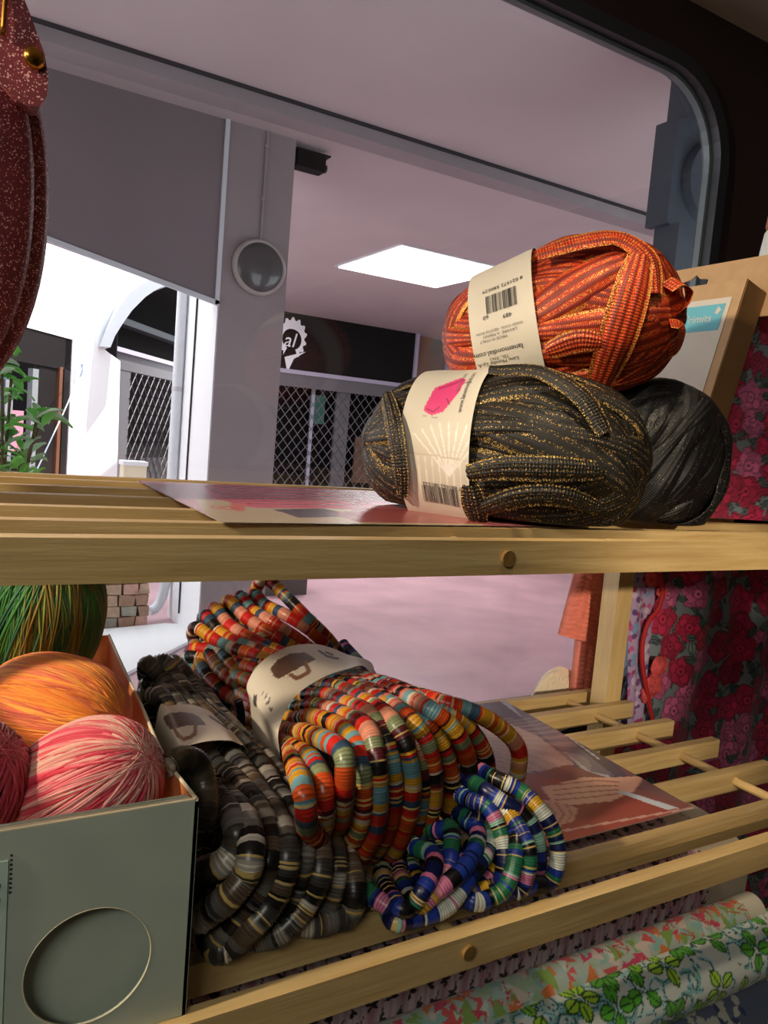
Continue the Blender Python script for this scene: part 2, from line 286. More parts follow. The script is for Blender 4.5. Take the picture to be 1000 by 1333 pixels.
# ------------------------------------------------------------------ materials
M = dict(
 wood=wood_mat('pine', lin(214, 186, 130), lin(188, 154, 98)), woody=wood_mat('pine_y', lin(216, 188, 130), lin(190, 154, 98), 1), woodz=wood_mat('pine_z', lin(222, 194, 136), lin(200, 166, 108), 2),
 plug=wood_mat('plug', lin(150, 115, 60), lin(95, 70, 35), 1),
 pave=mat('pavement', lin(186, 150, 158), .38, noise=.16, nscale=2.2, bump=.3, bscale=25), plaster=mat('arcade_plaster', lin(182, 174, 174), .8, noise=.04, nscale=2),
 beam=mat('beam_paint', lin(146, 140, 142), .8, noise=.06, nscale=4), pillar=mat('pillar_paint', lin(148, 138, 139), .75, noise=.07, nscale=3),
 span=mat('spandrel_paint', lin(124, 114, 117), .75, noise=.05, nscale=2), white=mat('white_render', lin(240, 242, 244), .8), trimw=mat('pale_edge', lin(205, 210, 215), .7),
 black=mat('black_paint', lin(14, 13, 14), .7, spec=.2), maroon=mat('dark_frame', lin(44, 30, 30), .6, noise=.1, nscale=8), gasket=mat('gasket', lin(40, 46, 52), .45),
 seal=mat('seal', lin(100, 114, 120), .35), relief=mat('relief_panel', lin(54, 62, 72), .6, noise=.1, nscale=6), shop=mat('shop_plaster', lin(140, 128, 112), .8), soffit=mat('soffit', lin(214, 206, 196), .8),
 dark=mat('dark_interior', lin(18, 16, 17), .9, spec=.1), darkb=mat('dark_interior_b', lin(44, 44, 48), .8), steel=mat('galvanised', lin(104, 100, 104), .45, .4), rail=mat('rail_lilac', lin(170, 165, 185), .5),
 logo=mat('logo_white', lin(235, 235, 238), .5), glass=glass_mat('window_glass'), lampglass=mat('lamp_glass', lin(74, 73, 72), .35, coat=.6, noise=.12, nscale=9), lampring=mat('lamp_ring', lin(165, 158, 152), .5),
 panel=mat('light_panel', (1, 1, 1), .5, emit=(1, .98, .97, 3.2)), alu=mat('aluminium', lin(200, 200, 205), .4, .3),
 leaf=mat('leaf', lin(120, 205, 90), .4, noise=.3, nscale=6), leafd=mat('leaf_pale', lin(176, 214, 170), .4, noise=.2, nscale=6), bark=mat('bark', lin(90, 70, 50), .8), pot=mat('pot', lin(120, 70, 50), .7), cream=mat('cream_paint', lin(235, 225, 195), .6),
 pipe=mat('white_pipe', lin(225, 230, 235), .4), string=mat('string', lin(190, 205, 225), .6), door=mat('door_black', lin(28, 24, 24), .4), doorb=mat('door_brown', lin(104, 66, 48), .5), pane=mat('dark_pane', lin(70, 84, 110), .15), panelp=mat('pink_card', lin(190, 120, 140), .6), grey2=mat('grey_curtain', lin(120, 124, 128), .7),
 print=mat('gloss_print', attr=True, rough=.24, spec=.6), card=mat('paper_print', attr=True, rough=.55), cloth=mat('cloth_print', attr=True, rough=.85, sheen=.2, bump=.25, bscale=900),
 paper=mat('paper', lin(218, 210, 194), .5, noise=.03, nscale=30), ink=mat('ink', lin(34, 30, 30), .6), inkg=mat('ink_grey', lin(120, 115, 110), .6), teal=mat('teal', lin(110, 190, 205), .5), kraft=mat('kraft', lin(196, 160, 116), .75, noise=.06, nscale=60, bump=.05), kraftd=mat('kraft_side', lin(150, 110, 66), .75, noise=.06, nscale=60),
 boxg=mat('box_greygreen', lin(176, 188, 174), .6, noise=.04, nscale=25), boxin=mat('box_kraft_inside', lin(186, 110, 66), .7, noise=.08, nscale=12, stretch=(8, 1, 1)), boxedge=mat('box_edge', lin(214, 206, 176), .7), boxlab=mat('box_label', lin(182, 204, 192), .5),
 purse=glitter_mat('glitter_leather', lin(112, 38, 46), lin(245, 190, 190), .10, 1300, .6), brass=mat('brass', lin(190, 140, 60), .25, 1), wool=mat('cream_wool', lin(235, 222, 196), .9, noise=.05, sheen=.6, bump=.8, bscale=160),
 knit=mat('salmon_knit', lin(228, 128, 108), .85, noise=.10, nscale=120, sheen=.3), copper=mat('copper_wood', lin(150, 92, 60), .3), bottle=mat('white_plastic', lin(205, 212, 208), .4), cable=mat('black_cord', lin(14, 13, 14), .7),
 yarn=mat('yarn', attr=True, rough=.6, sheen=.3), bead=mat('bead', attr=True, rough=.33, spec=.5), core=mat('yarn_core', lin(30, 20, 14), .9),
 netor=glitter_mat('net_orange', lin(196, 58, 22), lin(255, 190, 90), .17, 1500, .5, net=(.0026, .45, 5, 2.4)), netol=glitter_mat('net_olive', lin(30, 24, 15), lin(225, 185, 95), .10, 1500, .5, net=(.0026, .35, 6, 2.2)), netbk=glitter_mat('net_black', lin(11, 11, 13), lin(160, 150, 130), .02, 1500, .45, net=(.0030, .35, 6, 1.5)),
)

# ================================================================== the setting
WY = .92                                    # inner face of the window wall
# --- window wall with a round-cornered opening
ox0, ox1, oz0, oz1, orad = -2.0, 1.142, .942, 1.985, .135
def rrect(x0, x1, z0, z1, r, y, n=9):
    pts = []
    for cx, cz, a0 in ((x1-r, z1-r, 0), (x0+r, z1-r, 90), (x0+r, z0+r, 180), (x1-r, z0+r, 270)):
        for i in range(n+1): a = R_(a0+90*i/n); pts.append((cx+r*math.cos(a), y, cz+r*math.sin(a)))
    return pts
def ring(name, inner, outer, y0, y1, m, parent=None, smooth=False):
    n = len(inner); bm = bmesh.new()
    L = [[bm.verts.new((p[0], y, p[2])) for p in pts] for pts, y in ((inner, y0), (outer, y0), (outer, y1), (inner, y1))]
    for a in range(4):
        A, B = L[a], L[(a+1) % 4]
        for i in range(n): bm.faces.new((A[i], A[(i+1) % n], B[(i+1) % n], B[i]))
    return bmobj(name, bm, m, parent, smooth=smooth)
def torect(pts, x0, x1, z0, z1):
    out = []; n = len(pts)//4
    for k, (cx, cz) in enumerate(((x1, z1), (x0, z1), (x0, z0), (x1, z0))):
        for i in range(n): out.append((cx, 0, cz))
    return out
go = rrect(ox0-.022, ox1+.022, oz0-.022, oz1+.022, orad+.022, 0); gi = rrect(ox0, ox1, oz0, oz1, orad, 0)
# the four wall strips round the opening, corners filled by the round
bm = bmesh.new(); n = len(go); outer = torect(go, -2.2, 1.66, 0, 2.09)
for y in (WY, WY+.03):
    a = [bm.verts.new((p[0], y, p[2])) for p in go]; b = {}
    for p in outer: b.setdefault((p[0], p[2]), bm.verts.new((p[0], y, p[2])) if (p[0], p[2]) not in b else None)
    for i in range(n):
        j = (i+1) % n; vs = [a[i], a[j], b[(outer[j][0], outer[j][2])], b[(outer[i][0], outer[i][2])]]
        vs = list(dict.fromkeys(vs)); bm.faces.new(vs)
struct(bmobj('wall_front', bm, M['maroon']))
win = struct(bpy.data.objects.new('window_1', None)); COL.objects.link(win); win.location = (0, WY, .942)
ring('window_gasket', gi, go, WY-.008, WY+.03, M['gasket'], win)
gs = rrect(ox0+.006, ox1-.006, oz0+.006, oz1-.006, orad-.006, 0)
ring('glazing_bead', gs, gi, WY+.010, WY+.022, M['seal'], win)
gl = rrect(ox0+.001, ox1-.001, oz0+.001, oz1-.001, orad, 0)
prism('window_glass', [(p[0], WY+.013, p[2]) for p in gl], (0, .006, 0), M['glass'], win)
# --- shop room behind and around the camera
struct(box('ceiling', (-2.2, -2.6, 2.09), (1.66, .92, 2.16), M['soffit']))
struct(box('wall_left', (-2.3, -2.6, 0), (-2.2, 1.0, 2.16), M['shop'])); struct(box('wall_right', (1.66, -2.6, 0), (1.76, 1.0, 2.16), M['maroon']))
struct(box('wall_back', (-2.2, -2.7, 0), (1.66, -2.6, 2.16), M['shop'])); struct(box('floor', (-2.3, -2.7, -.1), (1.76, 1.0, 0), M['shop']))
# --- the arcade outside
struct(box('floor', (-7, 1.0, -.1), (14, 16, 0), M['pave']))
struct(prism('ceiling', [(-6, 1.0, 3.1), (12, 1.0, 3.1), (12, 12.2, 3.1), (4.85, 12.2, 3.1), (2.1, 5.45, 3.1), (1.43, 5.1, 3.1), (1.43, 4.66, 3.1), (-6, 4.66, 3.1)], (0, 0, .35), M['plaster']))
struct(box('wall_outer', (-6, 1.0, 2.2), (12, 1.02, 3.1), M['plaster']))
struct(box('trim_1', (-6, 4.05, 3.02), (12, 4.21, 3.1), M['beam'])); struct(box('trim_2', (-6, 4.03, 3.085), (12, 4.05, 3.1), M['darkb']))
struct(prism('wall_spandrel', [(1.425, 4.545, 2.075), (1.425, 4.545, 3.1), (-5, 4.545, 3.1), (-5, 4.545, 2.95), (-2, 4.545, 2.72), (.43, 4.545, 2.262)], (0, .11, 0), M['span']))
o = struct(prism('trim_3', [(1.405, 4.53, 2.05), (1.43, 4.53, 2.06), (1.43, 4.53, 3.1), (1.405, 4.53, 3.1)], (0, .015, 0), M['trimw']))
o = struct(prism('trim_4', [(1.43, 4.53, 2.045), (1.43, 4.53, 2.075), (.43, 4.53, 2.272), (-2, 4.53, 2.735), (-2, 4.53, 2.705), (.43, 4.53, 2.245)], (0, .015, 0), M['trimw']))
struct(box('wall_far', (4.35, 12.0, 0), (12, 12.2, 3.1), M['darkb'])); struct(box('wall_end', (11.5, 1.0, 0), (11.7, 12, 3.1), M['plaster']))
# --- pillar with its lamp
pil = thing('pillar', 'square grey painted pillar carrying the round bulkhead lamp', 'pillar', (1.64, 4.75, 0))
box('shaft', (1.432, 4.54, 0), (1.845, 4.95, 3.1), M['pillar'], pil, .008)
box('side_wall', (1.425, 4.548, .02), (1.432, 5.25, 3.1), M['white'], pil); box('rear_wall', (1.432, 4.95, 0), (1.80, 5.25, 3.1), M['white'], pil)
cyl('conduit', (1.66, 4.532, 2.44), (1.66, 4.532, 3.1), .008, M['pillar'], pil, 10)
for zz in (2.7, 3.0): box('conduit_clip', (1.645, 4.525, zz), (1.675, 4.54, zz+.02), M['pillar'], pil)
lp = thing('bulkhead_lamp', 'round unlit wall lamp with grey glass on the pillar front', 'lamp', (1.655, 4.54, 2.305))
lathe('lamp_ring', [(.0, 0), (.16, 0), (.165, .012), (.163, .04), (.15, .05), (.142, .045)], (1.655, 4.539, 2.305), M['lampring'], lp, 40, (0, -1, 0))
lathe('lamp_glass', [(.143, .043), (.13, .055), (.10, .066), (.06, .073), (.02, .076), (0, .076)], (1.655, 4.539, 2.305), M['lampglass'], lp, 40, (0, -1, 0))
dp = thing('drain_pipe', 'white drain pipe with a turned out foot behind the pillar', 'pipe', (1.38, 5.19, .03))
tubeobj('pipe', [(1.388, 5.19, 3.05), (1.388, 5.19, 2.2), (1.388, 5.19, 1.2), (1.385, 5.19, .36), (1.37, 5.19, .18), (1.33, 5.18, .09), (1.28, 5.17, .07)], .034, M['pipe'], dp, .04, 14)
for zz in (.6, 1.55, 2.5): cyl('pipe_clamp', (1.388, 5.19, zz), (1.388, 5.19, zz+.03), .036, M['alu'], dp, 14)
tubeobj('cable', [(1.418, 4.95, 3.0), (1.418, 4.95, 2), (1.418, 4.96, 1), (1.418, 4.95, .1)], .006, M['darkb'], pil, .1, 6)
# --- CCTV
cc = thing('security_camera', 'black box shaped security camera at the pillar top', 'camera', (1.95, 4.62, 2.95))
box('housing', (1.87, 4.56, 2.965), (2.06, 4.66, 3.06), M['black'], cc, .008); cyl('lens', (2.06, 4.61, 3.0), (2.085, 4.61, 3.0), .025, M['gasket'], cc, 16); box('bracket', (1.845, 4.59, 2.99), (1.87, 4.63, 3.03), M['gasket'], cc); box('sun_visor', (1.86, 4.555, 3.06), (2.09, 4.665, 3.068), M['black'], cc)
# --- ceiling light panel
cl = thing('ceiling_light', 'large square lit panel set in the arcade ceiling', 'light', (4.2, 6.8, 3.1))
box('frame', (3.55, 6.13, 3.085), (4.84, 7.46, 3.1), M['alu'], cl); box('diffuser', (3.585, 6.16, 3.075), (4.805, 7.43, 3.086), M['panel'], cl)
light('panel_light', 'AREA', (4.2, 6.8, 3.06), (4.2, 6.8, 0), 105, (1, .97, .96), 1.2)
# --- shop front facing us behind the pillar
def lattice(name, f, w0, w1, z0, z1, pitch, r, m, parent):
    """expanding diamond grille in the plane f(s, z)"""
    bm = bmesh.new(); H = z1-z0; W = w1-w0; k = 1.25
    for sgn in (1, -1):
        s = w0-H/k if sgn > 0 else w0
        while s < w1+(0 if sgn > 0 else H/k):
            a0 = max(0, (w0-s)*k if sgn > 0 else (s-w1)*k); a1 = min(H, (w1-s)*k if sgn > 0 else (s-w0)*k)
            if a1-a0 > .05: a_cyl(bm, f(s+sgn*a0/k, z0+a0), f(s+sgn*a1/k, z0+a1), r, 4)
            s += pitch
    return stuff(bmobj(name, bm, m, parent))
sf = thing('shopfront', 'closed dark shopfront with white logo on a black fascia', 'shopfront', (5.6, 11, 0))
fy = 10.9
box('fascia_board', (4.0, fy, 2.27), (6.75, fy+.06, 3.1), M['black'], sf); box('fascia_rail', (3.9, fy-.04, 2.21), (6.8, fy+.04, 2.27), M['rail'], sf); box('side_post', (6.74, fy-.04, 0), (6.80, fy+.04, 3.1), M['rail'], sf)
box('interior', (3.9, 11.7, 0), (6.8, 11.75, 3), M['dark'], sf); box('grille_box', (3.9, fy-.01, 2.02), (6.74, fy+.02, 2.21), M['steel'], sf)
box('mullion', (5.42, fy+.05, 0), (5.66, fy+.10, 2.2), M['steel'], sf); box('thin_post', (5.0, fy+.05, .5), (5.05, fy+.08, 2.05), M['rail'], sf)
lattice('grille', lambda s, z: (s, fy+.02, z), 4.0, 6.72, .05, 2.02, .15, .007, M['steel'], sf)
box('display_panel', (5.95, fy+.3, .6), (6.4, fy+.34, 1.35), mat('tan_card', lin(120, 88, 66), .7), sf); box('poster', (5.1, fy+.3, 1.5), (5.35, fy+.33, 1.95), mat('poster_teal', lin(60, 110, 100), .7), sf)
# logo: a toothed ring open at lower left with letters inside
lx, lz = 4.58, 2.72; bm = bmesh.new(); N = 48
def lr(i, r): a = R_(-62+i*300/N); return (lx+r*math.cos(a), fy-.005, lz+r*1.25*math.sin(a))
oo = [lr(i, (.235 if i % 4 < 2 else .20)+(.02 if 12 < i < 40 else 0)) for i in range(N+1)]; ii = [lr(i, .135+.02*math.sin(i*.2)) for i in range(N+1)]
vo = [bm.verts.new(p) for p in oo]; vi = [bm.verts.new(p) for p in ii]
for i in range(N): bm.faces.new((vo[i], vo[i+1], vi[i+1], vi[i]))
bmobj('logo_ring', bm, M['logo'], sf); lettering('al', .30, lambda x, y: (lx-.02+x+.25*y, fy-.008, lz-.03+y), M['logo'], sf)
prism('logo_tail', [(lx-.02, fy-.01, lz-.25), (lx+.24, fy-.01, lz-.16), (lx+.05, fy-.01, lz-.29), (lx-.04, fy-.01, lz-.50), (lx-.10, fy-.01, lz-.28)], (0, .004, 0), M['logo'], sf)
nb = thing('shop_unit', 'brown and grey shop unit right of the black fascia', 'shopfront', (8, 11.2, 0))
box('wall_panel', (6.85, 11.2, 0), (9.5, 11.3, 3.1), mat('unit_brown', lin(120, 100, 92), .7), nb); box('pilaster', (6.85, 11.1, 0), (7.2, 11.2, 3.1), mat('unit_rust', lin(128, 92, 78), .7), nb)
box('grille_vent', (7.55, 11.15, 2.3), (8.2, 11.2, 2.8), M['rail'], nb)
for k in range(5): box('vent_slat', (7.6+k*.12, 11.12, 2.33), (7.66+k*.12, 11.15, 2.77), M['alu'], nb)
# --- dark block on the pavement
blk = thing('step_block', 'low dark brown block on the pavement beyond the pillar', 'block', (2.5, 5.95, 0)); box('block', (2.25, 5.8, 0), (2.73, 6.15, .26), mat('block_brown', lin(84, 74, 70), .8), blk, .01); box('block_cap', (2.24, 5.79, .26), (2.74, 6.16, .29), M['darkb'], blk)
# --- white wall across the lane, with a doorway and an arched passage
D = np.array([.592, .806, 0]); D /= np.linalg.norm(D); NRM = np.array([D[1], -D[0], 0]); PW = np.array([1.105*1.8, 5.388*1.8, 0])
def wp(s, z, off=0): p = PW+D*s-NRM*off; return (p[0], p[1], z)
def wall_st(u, v):
    r = ray(u, v); p = C+r*((PW-C)@NRM)/(r@NRM); return (p-PW)@D, p[2]
ds1 = wall_st(95, 445)[0]; dz = 2.10
outl = [(-7, 0), (-7, 6), (1.6, 6), (1.6, 3.5), (.616, 3.052), (.181, 2.854), (-.172, 2.627), (-.532, 2.351), (-.727, 2.113), (-.5, 2.06), (-.21, 2.0), (-.11, 0), (ds1, 0), (ds1, dz), (-4.6, dz), (-4.6, 0)]
struct(prism('wall_lane', [wp(s, z) for s, z in outl], tuple(-NRM*.10), M['white']))
rib_o = [(129, 451), (140, 428), (155, 400), (170, 380), (190, 366), (215, 352), (250, 340), (300, 334)]; rib_i = [(144, 452), (150, 437), (160, 421), (172, 404), (190, 386), (205, 376), (245, 362), (300, 354)]
bm = bmesh.new(); YR = 9.05; k_ = len(rib_o)
A_ = [[bm.verts.new(aty(u, v, YR)+np.array([0, dy, 0])) for u, v in l] for dy in (0, .35) for l in (rib_o, rib_i)]
for i in range(k_-1):
    for a_, b_ in ((0, 1), (1, 3), (3, 2), (2, 0)): bm.faces.new((A_[a_][i], A_[a_][i+1], A_[b_][i+1], A_[b_][i]))
for i in (0, k_-1): bm.faces.new((A_[0][i], A_[1][i], A_[3][i], A_[2][i]))
struct(bmobj('trim_5', bm, M['trimw']))
# arched passage: shutter and dark void behind
ap = thing('passage_shutter', 'grille shutter across the arched passage in the white wall', 'shutter', wp(.3, 0, .6))
q = lambda s0, s1, z0, z1, o0, o1: [wp(s0, z0, o0), wp(s1, z0, o0), wp(s1, z1, o0), wp(s0, z1, o0)]
prism('shutter_box', q(.7, 5, 1.98, 2.2, .55, 0), tuple(-NRM*.1), M['steel'], ap); prism('shutter_rail', q(.7, 5, 2.2, 2.26, .5, 0), tuple(-NRM*.1), M['rail'], ap); prism('guide_post', q(.9, 1.32, 0, 2.0, .56, 0), tuple(-NRM*.06), M['steel'], ap)
lattice('grille', lambda s, z: wp(s, z, .56), 1.3, 5, .05, 1.98, .21, .008, M['steel'], ap)
prism('passage_back', q(-.1, 12, 0, 5.5, 1.6, 0), tuple(-NRM*.05), M['dark'], ap); prism('lower_panel', q(1, 5, 0, .75, .8, 0), tuple(-NRM*.05), M['darkb'], ap)
prism('passage_beam', q(1.6, 7, 2.75, 2.85, 1.2, 0), tuple(-NRM*.2), M['gasket'], ap); prism('passage_sunblock', [wp(1.65, 3.5, .11), wp(12, 3.5, .11), wp(12, 3.5, 1.6), wp(1.65, 3.5, 1.6)], (0, 0, .1), M['dark'], ap); prism('passage_end', [wp(-.1, 0, .11), wp(-.1, 0, 1.6), wp(-.1, 5.5, 1.6), wp(-.1, 5.5, .11)], tuple(D*.03), M['dark'], ap)  # the slab over the passage is unseen, added to keep the sun out
# doorway: dark frame, glass leaf, lighter things inside
dr = struct(bpy.data.objects.new('door_1', None)); COL.objects.link(dr); dr.location = wp(-2.6, 0)
prism('door_recess', q(-4.6, ds1, 0, dz, .9, 0), tuple(-NRM*.05), M['dark'], dr); prism('door_head', q(-4.6, ds1, 1.78, dz, .012, 0), tuple(-NRM*.06), M['door'], dr)
prism('door_jamb', q(ds1-.12, ds1, 0, dz, .012, 0), tuple(-NRM*.06), M['door'], dr); prism('door_post', q(ds1-.22, ds1-.16, 0, 1.8, .005, 0), tuple(-NRM*.05), M['doorb'], dr); prism('door_stile', q(ds1-.56, ds1-.24, 0, 1.78, .03, 0), tuple(-NRM*.05), M['door'], dr)
prism('door_edge', q(ds1-.66, ds1-.56, 0, 1.74, .03, 0), tuple(-NRM*.05), M['grey2'], dr); prism('door_glass', q(-4.6, ds1-1.02, 0, 1.62, .05, 0), tuple(-NRM*.02), M['pane'], dr); prism('inner_card', q(ds1-1.06, ds1-.72, .95, 1.33, .07, 0), tuple(-NRM*.02), M['panelp'], dr)
prism('door_mullion', q(ds1-1.08, ds1-.96, 0, 1.6, .035, 0), tuple(-NRM*.03), M['grey2'], dr)
st = thing('string', 'pale string tied from the door post down to the shrub', 'string', wp(ds1, 1.2)); a = np.array(wp(*wall_st(100, 480), -.05)); b = np.array(aty(48, 612, 5.2)); tubeobj('strand', [a, a*.6+b*.4-np.array([0, 0, .03]), b], .005, M['string'], st, .05, 6); tubeobj('knot', [a+(0, 0, .05), a+(.01, 0, -.02), a+(-.02, 0, -.1)], .016, M['string'], st, .02, 8)
# --- stone-clad planter by the pillar, shrub and bollard
SY = 5.03
sp = thing('stone_planter', 'low planter clad in rough brown stones by the lane', 'planter', (.7, 5.2, 0)); box('planter_body', (.1, SY+.03, 0), (1.225, 5.12, .30), mat('mortar', lin(120, 112, 104), .9), sp)
stm = [mat('stone_%s' % k, lin(*c), .85, noise=.2, nscale=25, bump=.6, bscale=40) for k, c in (('tan', (178, 150, 124)), ('brown', (150, 118, 96)), ('grey', (150, 146, 130)), ('rose', (186, 146, 130)))]
for j in range(4):
    for i in range(11):
        x0 = .105+i*.105+(.02 if j % 2 else 0); wv = .096; z0 = .005+j*.072
        bm = bmesh.new(); a_box(bm, (x0, SY-random.uniform(0, .025), z0), (min(x0+wv, 1.235), SY+.035, z0+.066)); 
        for v_ in bm.verts: v_.co += Vector((random.uniform(-.008, .008), 0, random.uniform(-.005, .005)))
        bmobj('stone', bm, random.choice(stm), sp, bevel=.014, seg=2)
box('coping', (.08, SY-.02, .302), (1.21, 5.12, .34), M['white'], sp, .005)
sh = thing('shrub', 'green leafy shrub in a clay pot outside the window', 'shrub', (.2, 3.45, 0))
lathe('pot', [(0, 0), (.14, 0), (.19, .32), (.21, .32), (.21, .36), (.18, .36), (.17, .3), (0, .3)], (.2, 3.45, 0), M['pot'], sh)
bm = bmesh.new()
def leafm(name, m):
    V = []; n = 6
    for i in range(n+1):
        t = i/n; w_ = .016*math.sin(math.pi*min(1, t*.94+.03))**.8; V += [(-w_, t*.075, .010*math.sin(t*3)+.006), (0, t*.075, .010*math.sin(t*3)), (w_, t*.075, .010*math.sin(t*3)+.006)]
    F = [(3*i+j, 3*i+j+1, 3*i+j+4, 3*i+j+3) for i in range(n) for j in range(2)]
    me = bpy.data.meshes.new(name); me.from_pydata(V, [], F); me.materials.append(m); me.polygons.foreach_set('use_smooth', [True]*len(F)); return me
lm = [leafm('leaf', M['leaf']), leafm('leaf', M['leafd'])]
bm.free(); base = np.array([.2, 3.45, .33]); tips = [aty(u, v, y) for u, v, y in ((8, 440, 3.4), (15, 490, 3.35), (48, 545, 3.3), (30, 585, 3.35), (5, 540, 3.45), (58, 535, 3.4), (-30, 470, 3.5), (-50, 560, 3.4), (20, 610, 3.3), (-20, 600, 3.4), (3, 470, 3.3))]
for tp in tips:
    mid = (base*.5+tp*.5)+np.array([random.uniform(-.04, .04), 0, .03]); tubeobj('stem', [base, mid, tp], .006, M['bark'], sh, .06, 6)
    for k in range(20):
        t = random.uniform(.45, 1.0); p = base*(1-t)**2+2*mid*t*(1-t)+tp*t*t if t < 1 else tp
        p = tp+(p-tp)*(.9 if k > 7 else .12)+np.array([random.gauss(0, .02), random.gauss(0, .03), random.gauss(0, .012)])
        o = bpy.data.objects.new('leaf', lm[0 if random.random() < .65 else 1]); COL.objects.link(o); o.parent = sh; o.location = Vector(p)-sh.location
        o.rotation_euler = (random.uniform(-.7, .9), random.uniform(-.6, .6), random.uniform(0, 6.28)); o.scale = [random.uniform(.8, 1.5)]*3
kbs = thing('sunlit_patch', 'sunlight painted as a white slab on the ground at the pillar foot', 'patch', (1.1, 4.6, 0)); prism('patch', [tuple(atz(u, v, .002)) for u, v in ((60, 830), (215, 815), (240, 816), (247, 838), (195, 864), (120, 905), (20, 960))], (0, 0, .02), M['white'], kbs, .004)  # white sheet laid on the paving to paint in sunlight on the ground
bo = thing('bollard', 'square cream bollard in front of the grille shutter', 'bollard', (1.13, 5.75, 0)); b0 = aty(174, 600, 5.75); box('post', (b0[0]-.08, 5.68, 0), (b0[0]+.08, 5.82, b0[2]-.03), M['cream'], bo, .01); box('cap', (b0[0]-.088, 5.672, b0[2]-.03), (b0[0]+.088, 5.828, b0[2]), M['white'], bo, .006)
# --- dark relief panel outside, right of the window
rp = thing('relief_column', 'dark column with carved circles and diagonals outside the window', 'column', (2.8, 2.3, 0)); e0 = aty(868, 160, 2.28); rx = e0[0]
box('shaft', (rx, 2.2, 0), (rx+.75, 2.28, 3.1), M['relief'], rp)
pc = aty(889, 228, 2.2)
for k in (-1, 0, 1):
    cz = pc[2]+k*.86; cxx = rx+.19
    bm = bmesh.new(); a_cyl(bm, (cxx, 2.2, cz), (cxx, 2.165, cz), .165, 32, .15); bmobj('disc', bm, M['relief'], rp)
    for sg in (-1, 1):
        for h in (0, 1):
            prism('chevron', [(rx-.01+.36*h, 2.2, cz+sg*.20), (rx+.20, 2.2, cz+sg*.41), (rx-.01+.36*h, 2.2, cz+sg*.42)], (0, -.05, 0), M['relief'], rp)
    box('edge_block', (rx-.035, 2.19, cz-.2), (rx+.0, 2.3, cz+.2), M['relief'], rp)

# ================================================================== the rack
ZU, ZL, RH = 1.2862, .9905, .0245
rk = thing('slatted_rack', 'two tier pine rack with slatted shelves and dowels', 'rack', (.15, .6, 0))
YS = [.487, .559, .640, .715, .79, .845]; YSL = [.469, .543, .620, .692, .768, .827]
x0, x1 = -.62, .908
box('front_rail', (x0, .42, ZU-RH), (x1+.2, .434, ZU), M['wood'], rk, .0012); box('front_rail', (x0, .42, ZL-.027), (x1, .434, ZL), M['wood'], rk, .0012)
for z, ys in ((ZU, YS), (ZL, YSL)):
    for k, y in enumerate(ys): box('slat', (x0, y, z-.024), (x1+random.uniform(-.004, .004), y+.013, z), M['wood'], rk, .0012)
    for xd in (-.14, .351, .837):
        bm = bmesh.new(); a_cyl(bm, (xd, .419, z-.012), (xd, .85, z-.012), .0052, 14); bmobj('dowel', bm, M['woody'], rk)
        cyl('dowel_end', (xd, .4172, z-.0125), (xd, .422, z-.0125), .0058, M['plug'], rk, 20, bevel=.0008)
for xp in (.867, -.52):
    box('post', (xp, .782, 0), (xp+.031, .812, ZU-.0245), M['woodz'], rk, .011, 4)

# ================================================================== printed sheets
def sheet(name, corners, nu, nv, m, base, paint, bow=0, thick=.0006, parent=None):
    """a thin printed sheet between four world corners (a b / d c), print laid down by paint(Paint in sight coordinates)"""
    a, b, c, d = [np.array(p, float) for p in corners]
    s = np.linspace(0, 1, nu)[:, None, None]; t = np.linspace(0, 1, nv)[None, :, None]
    V = (a*(1-s)+b*s)*(1-t)+(d*(1-s)+c*s)*t
    V[..., 2] += bow*np.sin(np.pi*t[..., 0])*np.sin(np.pi*s[..., 0])
    V = V.reshape(-1, 3); P = proj(V); pt = Paint(P[:, 0], P[:, 1], base); paint(pt)
    k = len(V); V2 = np.concatenate([V, V-[0, 0, thick]]); Q = grid_quads(nu, nv); Q2 = np.concatenate([Q, Q[:, ::-1]+k])
    return qmesh(name, V2, Q2, m, parent, vcol=np.concatenate([pt.C, np.tile((.8, .8, .78), (k, 1))]))
# lower leaflet with the hands
def p_low(p):
    p.poly([(560, 900), (700, 900), (850, 1040), (640, 1010), (560, 990)], lin(92, 82, 92))
    p.poly([(640, 905), (662, 908), (760, 985), (820, 1030), (790, 1030), (715, 960)], lin(176, 176, 190)); p.poly([(655, 905), (700, 930), (800, 1010), (770, 1005), (690, 945)], lin(120, 112, 124))
    p.poly([(600, 935), (655, 938), (700, 958), (748, 995), (720, 1003), (600, 1008)], lin(178, 150, 142))
    for k in range(30): y = 938+k*2.6; p.line([(600, y), (745, y+4)], .5, lin(140, 112, 106), .6)
    for k in range(60): p.line([(600+k*3.2, 935), (590+k*3.2, 1010)], .4, lin(200, 174, 164), .5)
    p.poly([(600, 1012), (720, 1006), (760, 1010), (905, 1050), (760, 1110), (600, 1110)], lin(150, 78, 66)); p.poly([(690, 1008), (740, 995), (905, 1052), (890, 1056), (800, 1030)], lin(128, 84, 80))
    p.poly([(705, 1025), (760, 1012), (800, 1012), (840, 1010), (825, 1030), (795, 1043), (745, 1048), (720, 1045)], lin(222, 172, 148))
    for k in range(4): p.line([(722, 1022+k*6.5), (775, 1016+k*7), (805, 1018+k*5)], .9, lin(150, 96, 80), .8)
    p.poly([(690, 1040), (720, 1042), (752, 1052), (748, 1068), (720, 1078), (690, 1072)], lin(214, 160, 136))
    for k in range(4): p.line([(700+k*12, 1046), (712+k*11, 1060), (704+k*11, 1072)], .9, lin(130, 78, 64), .8)
    p.poly([(800, 1030), (815, 1030), (885, 1052), (868, 1054)], lin(190, 196, 206)); p.line([(640, 1098), (905, 1051)], 1.2, lin(190, 150, 140))
    p.line([(660, 908), (720, 944), (780, 988)], .8, lin(205, 205, 214))
